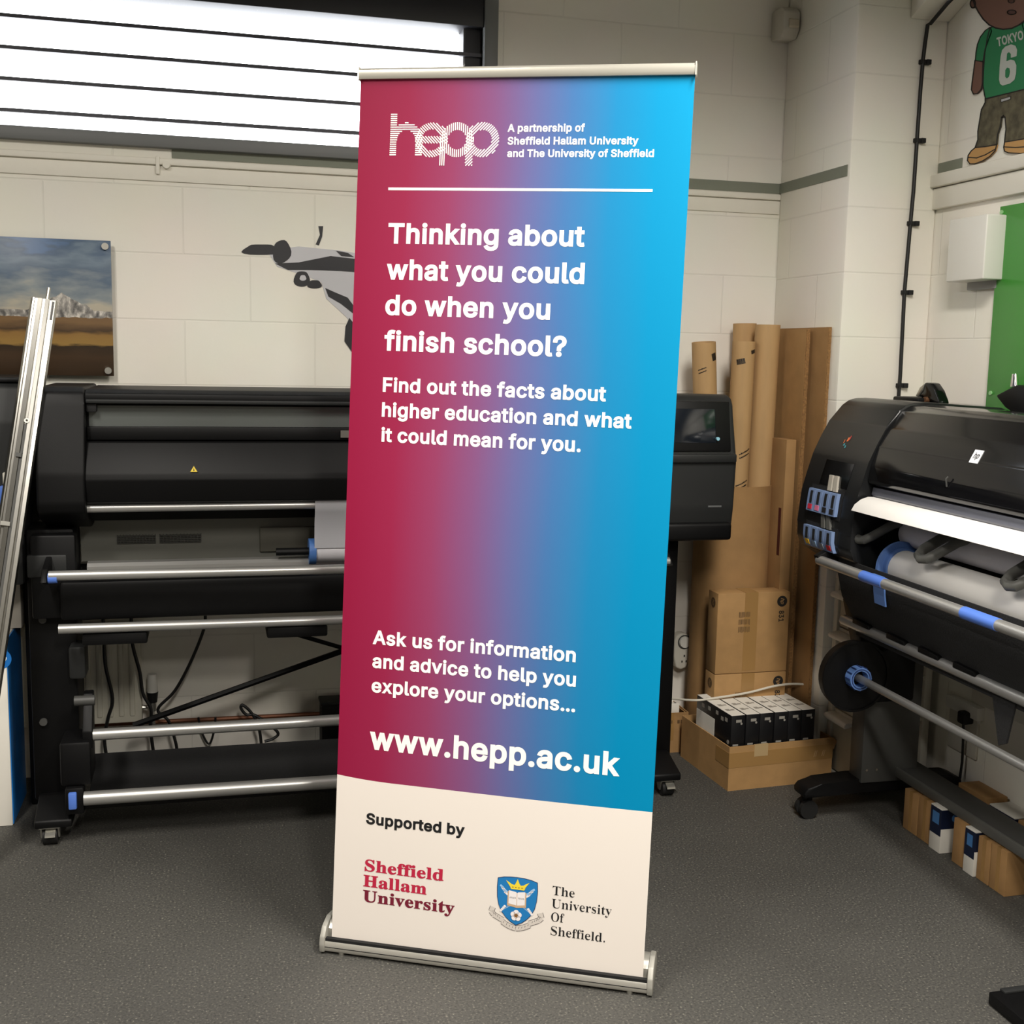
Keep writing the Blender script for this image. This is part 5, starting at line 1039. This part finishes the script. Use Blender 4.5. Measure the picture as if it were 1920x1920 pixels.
# ------------------------------------------------------------------ drawer tower
t = thing('drawer_tower', 'white plastic drawer tower by the pier behind the right printer', 'drawers', (2.34, 3.63, 0))
X0, X1, Y0_, Y1_ = 2.205, 2.50, 3.565, 3.770
b = B()
for x in (X0, X1-.03):
    for y in (Y0_, Y1_-.03): b.box(x, x+.03, y, y+.03, 0, .75, .006)
b.box(X0, X1, Y0_, Y1_, .745, .765, .006); b.box(X0+.01, X1, Y0_, Y1_, .012, .03, .004); b.box(X1-.008, X1, Y0_+.02, Y1_-.02, .03, .745)
for z in (.258, .412, .562, .712): b.box(X0+.012, X1, Y0_+.004, Y1_-.004, z-.006, z+.006)
part('frame', b, m_offw, t)
for z, h in ((.035, .217), (.268, .138), (.422, .133), (.572, .133)):
    d = part('drawer', B().box(X0+.006, X1-.012, Y0_+.033, Y1_-.033, z, z+h, .01), M('milky_plastic', (176, 170, 152), .35), t)
    b = B().prism([(X0+.012, z+h-.012), (X0-.012, z+h-.020), (X0-.030, z+h-.022), (X0-.034, z+h-.012), (X0-.026, z+h-.002), (X0+.012, z+h+.002)], 'Y', Y0_+.028, Y1_-.028, .004)
    part('handle', b, m_white, d)

# ------------------------------------------------------------------ printer along the right wall
RA = math.radians(-1.2)
RP = thing('plotter', 'black large-format plotter on a stand along the right wall', 'printer', (2.0, 3.5, 0), RA)
def rp(name, b, m, parent=None, label=None): return part(name, b, m, parent or RP, label, local=True)
NEAR = -1.72
front = [(-.050, .905), (-.080, .920), (-.095, .955), (-.0945, 1.0), (-.084, 1.105), (-.068, 1.165), (-.050, 1.226), (-.024, 1.284), (.004, 1.336), (.045, 1.388), (.068, 1.404), (.095, 1.411), (.13, 1.412)]
def fx(z):
    for (x0, z0), (x1, z1) in zip(front, front[1:]):
        if z0 <= z <= z1: return x0 + (x1-x0)*(z-z0)/(z1-z0)
    return front[-1][0]
capP = [(.40, .80), (.12, .80), (.022, .858)] + front + [(.40, 1.398), (.44, 1.385)]
for y0, y1 in ((-.335, .02), (NEAR, NEAR+.36)):
    rp('end_housing', B().prism(capP, 'Y', y0, y1, .006), M('soft_black', (24, 25, 26), .34), label=None)
cov = [(.44, 1.150), (.02, 1.152), (-.044, 1.160), (-.052, 1.175), (-.046, 1.215), (-.022, 1.276), (.008, 1.332), (.050, 1.385), (.080, 1.402), (.13, 1.406), (.44, 1.390)]
rp('cover', B().prism(cov, 'Y', NEAR+.363, -.338, .004), m_gloss)
def cx(z):
    L = cov[3:10]
    for (x0, z0), (x1, z1) in zip(L, L[1:]):
        if z0 <= z <= z1: return x0 + (x1-x0)*(z-z0)/(z1-z0)
    return L[-1][0]
def patch(f, y0, y1, z0, z1, d, n=4, skew=0):
    b = B(); rows = []
    for i in range(n+1):
        z = z0+(z1-z0)*i/n; s = skew*i/n
        rows.append([(f(z)+.003, y1+s), (f(z)-d, y1+s), (f(z)-d, y0+s), (f(z)+.003, y0+s)])
    return b.ring([[(x, y, z0+(z1-z0)*i/n) for x, y in r] for i, r in enumerate(rows)], smooth=False)
rp('dark_patch', patch(fx, -.26, -.085, 1.135, 1.215, .0012), M('dark_patch_gloss', (8, 8, 9), .15))  # thin glossy black patch laid over the curved front face
em = B()
for (y, z, w, h, mi) in ((-.160, 1.285, .010, .014, 0), (-.168, 1.290, .006, .016, 1), (-.150, 1.268, .010, .008, 2), (-.162, 1.262, .008, .010, 2), (-.143, 1.278, .005, .012, 0)):
    em.mi = mi; q = [(y-w*.5, z-h*.4), (y+w*.5, z-h*.5), (y+w*.3, z+h*.5), (y-w*.5, z+h*.4)]
    em.face([(fx(zz)-.0012, yy, zz) for yy, zz in q])
rp('emblem', em, [M('emblem_orange', (226, 120, 62), .5), M('emblem_red', (206, 66, 60), .5), M('emblem_teal', (66, 150, 160), .5)])
# two rows of four ink cartridges in the end housing
m_tags = [M('tag_red', (205, 44, 66), .5), M('tag_pink', (226, 120, 150), .5), m_ink, m_ink, M('tag_yellow', (240, 190, 40), .5), M('tag_cyan', (150, 180, 210), .5), M('tag_grey', (130, 140, 150), .5), M('tag_red2', (200, 40, 44), .5)]
for row, (z0, z1) in enumerate(((1.046, 1.118), (.930, .998))):
    rp('cartridge_bay', patch(fx, -.255, -.045, z0-.012, z1+.012, .0015), m_void)
    for i in range(4):
        y1 = -.052 - i*.0475; y0 = y1 - .0440
        c = rp('ink_cartridge', patch(fx, y0, y1, z0, z1, .013), m_bluep, label='pale blue ink cartridge front')
        rp('slot', patch(fx, y0+.013, y0+.027, z0+.026, z1-.006, .0145), m_void, c)
        rp('colour_tag', patch(fx, y0+.008, y0+.032, z0+.006, z0+.022, .0146), m_tags[row*4+i], c)
    for i in range(2):
        b = patch(fx, -.180-i*.036, -.158-i*.036, z1+.004, z1+.052, .008, skew=.018 if i else .014)
        rp('lift_flap', b, m_grey if row else M('light_grey_flap', (172, 166, 154), .45))
# inside, platen and beams
rp('inner_body', B().box(.14, .43, NEAR+.36, -.33, .82, 1.155), m_void)
rp('platen', B().prism([(.14, 1.118), (-.030, 1.118), (-.040, 1.130), (-.036, 1.153), (.14, 1.156)], 'Y', NEAR+.363, -.345, .002), M('platen_grey', (92, 94, 104), .35))
b = rp('badge', patch(cx, -.835, -.798, 1.272, 1.306, .002), M('badge_silver', (226, 228, 232), .3, metal=.2))
me = text_mesh('hp', 's', .016, .022, None); q = B(); q.add(me); bpy.data.meshes.remove(me)
for v in q.bm.verts:
    y = -.806 - v.co.x - v.co.y*.28; z = 1.284 + v.co.y; v.co = (cx(z)-.0025, y, z)
rp('badge_letters', q, m_ink, b)
cb_ = rp('cover_catch', B().tube([(cx(1.20)-.002, -.745, 1.200), (cx(1.20)-.006, -.745, 1.222), (cx(1.22)-.006, -.748, 1.228)], .0025, 6), m_greyd)
# stacker arms: bent loops in front of the rolls
for y in (-.34, -.675, -1.06):
    P = []
    for (x, dy, z) in ((.12, .03, 1.075), (.02, .028, 1.045), (-.045, .026, 1.012), (-.066, .018, .996), (-.070, 0, .990), (-.064, -.018, .992), (-.042, -.027, 1.004), (-.010, -.034, 1.024), (.02, -.038, 1.042), (.12, -.045, 1.07)): P.append((x, y+dy, z))
    rp('stacker_arm', B().tube(P, [.016, .016, .015, .014, .014, .014, .014, .014, .015, .015], 10), m_grey)
# bars with blue sleeves, cloth and rewind spindle
b1 = rp('front_bar', B().cyl((-.115, -.185, .900), (-.115, NEAR+.05, .900), .0155), m_steel)
for y0, y1 in ((-.455, -.575), (-.955, -1.095)): rp('blue_sleeve', B().cyl((-.115, y0, .900), (-.115, y1, .900), .0168), m_blue, b1)
rp('bar_bracket', B().prism([(-.13, .915), (-.10, .93), (-.02, .93), (.03, .87), (-.06, .872), (-.12, .885)], 'Y', -.20, -.17, .004), m_blk)
rp('catch_cloth', B().strip([(-.066, .915), (-.064, .86), (-.046, .79), (-.012, .735), (.004, .708), (.012, .66)], 'Y', NEAR+.1, -.22, .004), m_cloth)
for y in (-.98, -1.16):
    rp('cloth_strap', B().prism([(y+.06, .70), (y-.05, .70), (y-.02, .56), (y+.01, .545)], 'X', .004, .010).xf(Matrix.Identity(4)), m_cloth)
b2 = rp('middle_bar', B().cyl((.0, -.155, .695), (.0, NEAR+.05, .695), .0165), m_steel)
for y in (-.29, -.49, -.66, -.83):
    rp('bar_clip', B().prism([(y+.05, .704), (y-.05, .704), (y-.045, .718), (y+.05, .722)], 'X', -.018, .014, .003), m_blk, b2)
rp('side_plate', B().prism([(.03, .86), (.02, .75), (.07, .56), (.20, .56), (.33, .62), (.40, .80), (.12, .80)], 'Y', -.18, -.10, .01), m_blk)
sp_ = rp('rewind_spindle', B().cyl((0, -.22, .530), (0, NEAR+.1, .527), .0125), m_steel)
rp('flange', B().cyl((0, -.215, .530), (0, -.250, .530), .112, .117, 48).hollow((0, -.250, .530), (0, -.256, .530), .117, .110, 48), m_blk, sp_)
b = B().hollow((0, -.250, .530), (0, -.285, .530), .037, .026, 28)
rp('hub', b, M('hub_blue', (110, 148, 214), .45), sp_, 'pale blue hub')
b = B().hollow((0, -.284, .530), (0, -.2865, .530), .033, .030, 28)
for i in range(12):
    a = 2*PI*i/12; b.box(math.cos(a)*.0375-.002, math.cos(a)*.0375+.002, -.284, -.255, .530+math.sin(a)*.0375-.002, .530+math.sin(a)*.0375+.002)
rp('hub_rim', b, M('hub_dark_blue', (44, 66, 120), .5), sp_)
rp('motor_box', B().box(.07, .25, -.20, -.10, .42, .60, .01), m_blk)
# leg, foot, castors, long cross beam
def stand(y):
    l = rp('leg', B().box(.105, .315, y-.085, y-.005, .125, .86, .004), m_greyd)
    b = B()
    for x in (.125, .162): b.cyl((x, y-.086, .17), (x, y-.0845, .17), .004, seg=10)
    rp('screw', b, m_sil, l)
    f = rp('foot', B().prism([(-.090, .078), (-.094, .098), (-.080, .116), (-.03, .128), (.10, .136), (.46, .128), (.50, .112), (.50, .086), (.10, .088), (.0, .084)], 'Y', y-.075, y+.01, .008), m_blk)
    for x in (-.062, .43):
        b = B(); b.mi = 1
        for s in (-1, 1): b.cyl((x, y-.032+s*.008, .032), (x, y-.032+s*.024, .032), .032, seg=22)
        b.mi = 0; b.box(x-.020, x+.018, y-.040, y-.024, .030, .084, .003); b.cyl((x-.006, y-.032, .06), (x-.006, y-.032, .086), .012)
        rp('caster', b, [m_blk, m_rub], f)
stand(-.06); stand(-1.70)
rp('cross_beam', B().box(.240, .350, -1.72, -.085, .146, .168, .002), m_greyd)
rp('beam_edge', B().box(.233, .243, -1.72, -.085, .142, .174, .002), m_grey)
# paper loaded in it
def rthing(name, label, cat, local):
    p = Matrix.Translation((2.0, 3.5, 0)) @ Matrix.Rotation(RA, 4, 'Z') @ Vector(local); return thing(name, label, cat, p, RA), Vector(local)
t, o0 = rthing('paper_sheet', 'white paper sheet curling out of the slot of the right plotter', 'paper', (-.05, -1.0, 1.09))
part('sheet', B().strip([(.02, 1.121), (-.02, 1.1225), (-.055, 1.1235), (-.078, 1.116), (-.098, 1.101), (-.108, 1.083)], 'Y', -1.62, -.352, .0012).xf(Matrix.Translation(-o0)), m_paper, t, local=True)
t, o0 = rthing('paper_roll', 'upper grey paper roll behind the arms of the right plotter', 'paper roll', (.05, -1.0, .99))
part('roll', B().hollow((.078, -.385, 1.015), (.078, -1.60, 1.015), .042, .02, 36).xf(Matrix.Translation(-o0)), m_paperg, t, local=True)
part('core', B().hollow((.078, -.383, 1.015), (.078, -1.603, 1.015), .021, .016).xf(Matrix.Translation(-o0)), m_card, t, local=True)
t, o0 = rthing('paper_roll', 'lower large white paper roll with a blue flange in the right plotter', 'paper roll', (.02, -1.0, .91))
part('roll', B().hollow((.020, -.452, .918), (.020, -1.60, .918), .056, .02, 40).xf(Matrix.Translation(-o0)), m_paper, t, local=True)
part('flange', B().hollow((.020, -.428, .918), (.020, -.440, .918), .080, .018, 40).hollow((.020, -.438, .918), (.020, -.456, .918), .062, .018, 32).xf(Matrix.Translation(-o0)), M('flange_blue', (88, 122, 182), .45), t, 'blue round flange', local=True)
part('spindle', B().cyl((.020, -.36, .918), (.020, -1.68, .918), .014).xf(Matrix.Translation(-o0)), m_blk, t, local=True)
t, o0 = rthing('hanging_strip', 'blue plastic strip hanging below the front bar of the right plotter', 'plastic strip', (-.07, -.50, .84))
part('strip', B().prism([(-.078, .905), (-.072, .85), (-.066, .815), (-.061, .815), (-.067, .85), (-.073, .905)], 'Y', -.505, -.445).xf(Matrix.Translation(-o0)), M('flange_blue', (88, 122, 182), .45), t, local=True)

# things lying on the plotter
t = thing('tape_dispenser', 'black humped gadget with a silver front lying on top of the plotter', 'gadget', (2.36, 3.50, 1.397))
zt = 1.397
part('base', B().box(2.30, 2.40, 3.47, 3.62, zt, zt+.018, .006), m_blk, t)
part('hump', B().prism([(3.40, zt), (3.405, zt+.012), (3.43, zt+.045), (3.46, zt+.068), (3.485, zt+.070), (3.51, zt+.055), (3.535, zt+.022), (3.50, zt+.018), (3.47, zt+.024), (3.45, zt+.008)], 'X', 2.335, 2.375, .005), m_gloss, t)
part('silver_front', B().prism([(3.487, zt+.066), (3.513, zt+.052), (3.535, zt+.022), (3.518, zt+.020), (3.495, zt+.04)], 'X', 2.332, 2.378, .003), m_sil, t)
part('brown_knob', B().cyl((2.34, 3.47, zt+.012), (2.325, 3.47, zt+.012), .010), M('brown_plastic', (96, 66, 44), .4), t)
pq = at(1908, 770, 0, 2.30)
t = thing('lamp_clip', 'black clip with a chrome tip at the picture edge on the plotter', 'clip', (2.30, pq.y, 1.39))
part('body', B().prism([(pq.y+.07, 1.44), (pq.y+.02, 1.405), (pq.y-.02, 1.39), (pq.y-.10, 1.39), (pq.y-.10, 1.46), (pq.y-.02, 1.475)], 'X', 2.27, 2.32, .008), m_blk, t)
part('chrome_tip', B().cyl((2.295, pq.y+.015, 1.468), (2.295, pq.y+.018, 1.505), .012, .008), M('chrome', (220, 220, 220), .08, metal=1.0), t)

# ------------------------------------------------------------------ cartons on the floor under the plotter
def floor_carton(y0, y1, h, label, x0=2.212, x1=2.292, seam=True, mat=None):
    t = thing('carton', label, 'box', ((x0+x1)/2, (y0+y1)/2, 0), 0, 'cartons under the plotter')
    part('carton_body', B().box(x0, x1, y0, y1, 0, h, .002), mat or m_card, t)
    if seam: part('seam_tape', B().box(x0-.0006, x1-.01, (y0+y1)/2-.008, (y0+y1)/2+.008, .004, h+.0006), m_tape, t)
    return t
def blue_box(y0, y1, h, label, x0=2.205, x1=2.275):
    t = thing('ink_box', label, 'ink box', ((x0+x1)/2, (y0+y1)/2, 0), 0, 'dark blue and white boxes under the plotter')
    part('box_body', B().box(x0, x1, y0, y1, 0, h, .0015), m_boxw, t)
    b = B(); b.box(x0-.0006, x0+.001, y0+.001, y1-.001, h*.38, h-.004); b.box(x0, x1+.0004, y0-.0006, y0+.001, h*.55, h-.004)
    part('dark_wrap', b, M('box_navy', (20, 30, 56), .4), t)
    b = B(); b.box(x0-.001, x0-.0004, y0+.012, y1-.012, h*.62, h*.88); part('picture', b, M('box_blue_picture', (70, 120, 176), .4), t)
    b = B().cyl((x0+.05, y0-.0008, h*.78), (x0+.05, y0-.0002, h*.78), .014, seg=16)
    part('round_picture', b, M('box_blue_picture', (70, 120, 176), .4), t)
    return t
floor_carton(3.185, 3.262, .136, 'brown carton furthest back in the row under the plotter beam')
floor_carton(3.112, 3.182, .140, 'brown carton just behind the first dark blue and white box')
blue_box(3.048, 3.106, .146, 'dark blue and white box standing out further back under the plotter')
floor_carton(2.936, 2.996, .142, 'narrow brown carton between the two dark blue and white boxes', seam=False)
blue_box(2.880, 2.930, .142, 'dark blue and white box standing nearer under the plotter')
floor_carton(2.818, 2.875, .134, 'brown carton just in front of the nearer dark blue box')
floor_carton(2.745, 2.815, .136, 'brown carton nearest the camera in the row under the plotter')
floor_carton(3.14, 3.29, .128, 'flat brown carton behind the beam near the right wall', 2.435, 2.515, False)
t = blue_box(3.0, 3.125, .118, 'black and white box by the right wall behind the beam', 2.435, 2.515)
floor_carton(2.89, 2.985, .120, 'brown carton at the picture edge behind the beam', 2.435, 2.515, False)
p = at(1852, 1884, 2, 0.0); p2 = at(1853, 1856, 2, .03)
t = thing('equipment_base', 'low black slab on the floor at the bottom right corner', 'base', (p.x+.2, p.y-.15, 0))
b = B().box(p.x, p.x+.5, p.y-.32, p.y, .004, .034, .003)
part('slab', b, m_blk, t); part('ridge', B().box(p.x+.03, p.x+.5, p.y-.02, p.y, .033, .040, .002), m_blk2, t)
for yy in (p.y-.28, p.y-.04):
    part('foot_pad', B().cyl((p.x+.05, yy, 0), (p.x+.05, yy, .006), .015), m_rub, t)

# ------------------------------------------------------------------ right wall
t = thing('wall_socket', 'white double socket with a black plug low on the right wall', 'socket', (2.525, 3.40, .20))
q0 = at(1788, 1300, 0, XR); q1 = at(1833, 1425, 0, XR)
part('plate', B().box(XR-.012, XR, q1.y, q0.y, q1.z, q0.z-.05, .003), m_offw, t)
part('upper_plate', B().box(XR-.030, XR, q1.y-.02, q0.y, q0.z-.045, q0.z, .003), m_white, t)
qq = at(1812, 1345, 0, XR-.03)
part('switch', B().box(XR-.015, XR-.011, qq.y-.05, qq.y-.038, qq.z-.01, qq.z+.01), m_white, t)
pl = thing('plug', 'black plug with its cord in the socket on the right wall', 'plug', (XR-.03, qq.y, qq.z))
part('plug_body', B().box(XR-.055, XR-.0125, qq.y-.02, qq.y+.02, qq.z-.022, qq.z+.022, .008), m_rub, pl)
part('cord', B().tube([(XR-.04, qq.y, qq.z-.02), (XR-.036, qq.y, qq.z-.08), (XR-.03, qq.y+.005, qq.z-.16), (XR-.045, qq.y, .01)], .0045), m_cable, pl)
gx = XR-.018
g0 = at(1873, 388, 0, gx); g1 = at(1850, 765, 0, gx)
t = thing('green_board', 'glossy green panel fixed to the right wall', 'board', (gx, 3.1, 1.36))
part('panel', B().box(gx, gx+.006, 2.55, (g0.y+g1.y)/2, g1.z-.05, g0.z, .001), M('green_gloss', (58, 142, 48), .22, spec=.5), t)
for px, py in ((1878, 398), (1857, 737)):
    q = at(px, py, 0, gx-.002); part('standoff_cap', B().cyl((gx+.006, q.y, q.z), (gx-.004, q.y, q.z), .007, seg=16), M('pale_green_cap', (150, 200, 140), .4), t)
    part('spacer', B().cyl((XR-.001, q.y, q.z), (gx+.006, q.y, q.z), .006, seg=12), m_sil, t)
t = thing('wall_box', 'square white cover box on the right wall beside the green panel', 'box', (2.49, 3.46, 1.80))
part('cover', B().box(2.440, XR-.004, 3.365, 3.565, 1.806, 2.014, .005, 3), m_white, t)
part('base', B().box(XR-.02, XR, 3.39, 3.545, 1.780, 1.995, .003), M('back_box_shade_grey', (150, 150, 148), .5), t)  # back box; its grey lower edge stands in for the shadow under the cover
# black conduit with clips down the pier
PX = lambda x, y: (1240+.3958*x, .3958*y)
yc = YP-.010
pts = [at(*PX(x, y), 1, yc) for x, y in ((1262, 118), (1250, 200), (1240, 280), (1228, 420), (1214, 620), (1195, 900), (1180, 1060), (1152, 1380), (1132, 1780), (1118, 1950), (1108, 2150))]
tp_ = pts[0]
pre = [Vector((tp_.x+.035, YP-.34, 2.715+.431*.34-.012)), Vector((tp_.x+.012, YP-.10, 2.715+.431*.10-.012)), Vector((tp_.x+.003, YP-.022, 2.700))]
t = thing('cable_conduit', 'thin black conduit running down the pier beside the right wall', 'conduit', (pts[-1].x, yc, pts[-1].z))
part('conduit', B().tube(pre+pts, .0068, 10), m_cable, t)
for x, y in ((1238, 293), (1212, 665), (1182, 1058), (1153, 1385), (1129, 1826)):
    q = at(*PX(x, y), 1, yc); b = B().box(q.x-.011, q.x+.030, YP-.016, YP, q.z-.0075, q.z+.0075, .002); b.box(q.x+.012, q.x+.030, YP-.020, YP, q.z-.0085, q.z+.0085, .002)
    part('clip', b, m_rub, t)

# flat cut-out figure in a green shirt high on the right wall
XW = XR-.006
def zp(L): return [(1700+.17713*x, .17708*y) for x, y in L]
fig = thing('cutout_figure', 'flat cartoon cut-out of a figure in a green TOKYO shirt high on the right wall', 'wall cut-out', (XR, 3.3, 2.2))
m_out = M('cutout_outline', (22, 17, 14), .6)
def cut(name, L, mat, lev, w=11, parent=None, lines=()):
    b = B(); X = XW-.0012*lev
    decal(b, zp(L), 0, X, 0, t=XR-X)
    def edge(p, q):
        d = Vector((q[0]-p[0], q[1]-p[1]))
        if d.length < 1e-6: return
        d = d.normalized(); e = d*w*.35; n = Vector((-d.y, d.x))*w/2
        decal(b, zp([(p[0]-e.x-n.x, p[1]-e.y-n.y), (q[0]+e.x-n.x, q[1]+e.y-n.y), (q[0]+e.x+n.x, q[1]+e.y+n.y), (p[0]-e.x+n.x, p[1]-e.y+n.y)]), 0, X-.0006, 1, t=.0006)
    for p, q in zip(L, L[1:]+L[:1]): edge(p, q)
    for Lp in lines:
        for p, q in zip(Lp, Lp[1:]): edge(p, q)
    return part(name, b, [mat, m_out], parent or fig)
def el(cx_, cy_, rx, ry, n=40): return [(cx_+rx*math.cos(2*PI*i/n), cy_+ry*math.sin(2*PI*i/n)) for i in range(n)]
m_skin = M('cutout_brown', (118, 82, 68), .6); m_shirt = M('cutout_green', (28, 122, 74), .6); m_shoe = M('cutout_tan', (190, 146, 88), .6)
m_camo = M('cutout_camouflage', (88, 82, 62), .7, var=.45, vs=38)
arm = [(722, 640), (705, 770), (690, 880), (684, 950), (705, 995), (745, 992), (785, 950), (800, 890), (806, 650)]
cut('arm', arm, m_skin, 0)
cut('arm', [(2120-x, y-110) for x, y in arm], m_skin, 0)
cut('sleeve', [(880, 290), (830, 325), (780, 390), (748, 470), (732, 560), (726, 640), (806, 655), (830, 520), (900, 330)], m_shirt, .5)
cut('sleeve', [(2120-x, y-70) for x, y in [(880, 290), (830, 325), (780, 390), (748, 470), (732, 560), (726, 640), (806, 655), (830, 520), (900, 330)]], m_shirt, .5)
cut('trousers', [(830, 1045), (1060, 990), (1320, 925), (1350, 1150), (1400, 1300), (1420, 1440), (1240, 1470), (1035, 1505), (1042, 1430), (1050, 1370), (1040, 1240), (1022, 1222), (1003, 1240), (990, 1340), (962, 1420), (950, 1530), (830, 1552), (722, 1565), (752, 1480), (752, 1390), (775, 1250), (790, 1160), (830, 1085)], m_camo, .5)
cut('belt_buckle', [(995, 1052), (1098, 1022), (1098, 1050), (998, 1082)], M('cutout_silver', (176, 176, 176), .5), 1.5, 5)
sh = cut('shirt', [(880, 290), (850, 420), (826, 560), (812, 740), (806, 900), (822, 1000), (835, 1048), (1060, 992), (1320, 925), (1330, 760), (1310, 560), (1290, 350), (1250, 230), (1060, 260)], m_shirt, 1)
cut('head', [(690, -30), (722, 60), (760, 130), (810, 205), (870, 262), (940, 296), (1020, 310), (1110, 300), (1190, 262), (1270, 200), (1340, 110), (1380, 0), (1390, -150), (1330, -300), (1200, -390), (1040, -410), (880, -370), (760, -280), (695, -150)], m_skin, 2, 14)
cut('mouth', el(1110, 130, 46, 24, 18), M('cutout_mouth', (84, 54, 46), .6), 3, 10)
cut('nose', el(1105, 10, 32, 22, 16), M('cutout_mouth', (84, 54, 46), .6), 3, 8)
for ex in (960, 1225): cut('eye', el(ex, -60, 26, 34, 16), m_out, 3, 4)
cut('ear', el(700, 40, 28, 44, 18), m_skin, 1.6, 12)
shoe = [(725, 1562), (680, 1600), (650, 1645), (642, 1700), (668, 1735), (720, 1735), (800, 1705), (880, 1655), (935, 1595), (952, 1532), (830, 1553)]
cut('shoe', shoe, m_shoe, 1, 11, lines=([(648, 1665), (740, 1672), (830, 1640), (935, 1580)],))
cut('shoe', [(1035, 1505), (1026, 1560), (1035, 1600), (1075, 1618), (1200, 1625), (1320, 1615), (1430, 1560), (1420, 1440), (1240, 1470)], m_shoe, 1, 11, lines=([(1030, 1555), (1150, 1562), (1300, 1550), (1425, 1510)],))
def wall_text(s, p0, p1, p2, mat, style, bold, lev):
    me = text_mesh(s, style, bold, 1, 1); h = max(v.co.y for v in me.vertices); X = XW-.0012*lev
    A0, A1, A2 = [at(*q, 0, X) for q in zp([p0, p1, p2])]
    b = B(); b.add(me); bpy.data.meshes.remove(me)
    for v in b.bm.verts: v.co = A0 + (A1-A0)*v.co.x + (A2-A0)*(v.co.y/h)
    return part('lettering', b, mat, sh)
m_num = M('cutout_letter_grey', (190, 194, 186), .6)
wall_text('TOKYO', (962, 495), (1240, 415), (950, 400), m_num, 's', .03, 2.2)
b = B(); X6 = XW-.0012*2.2
decal(b, zp([(978, 845), (983, 720), (994, 600), (1010, 530), (1045, 492), (1105, 470), (1150, 484), (1168, 528), (1162, 594), (1103, 612), (1102, 570), (1082, 552), (1062, 566), (1054, 648), (1100, 632), (1138, 640), (1160, 690), (1156, 780), (1140, 845), (1092, 884), (1015, 906), (988, 888)]), 0, X6, 0, t=.0006)
decal(b, zp([(1044, 742), (1062, 716), (1086, 722), (1092, 760), (1082, 812), (1060, 830), (1042, 812)]), 0, X6-.0007, 1, t=.0006)
part('lettering', b, [m_num, m_shirt], sh)
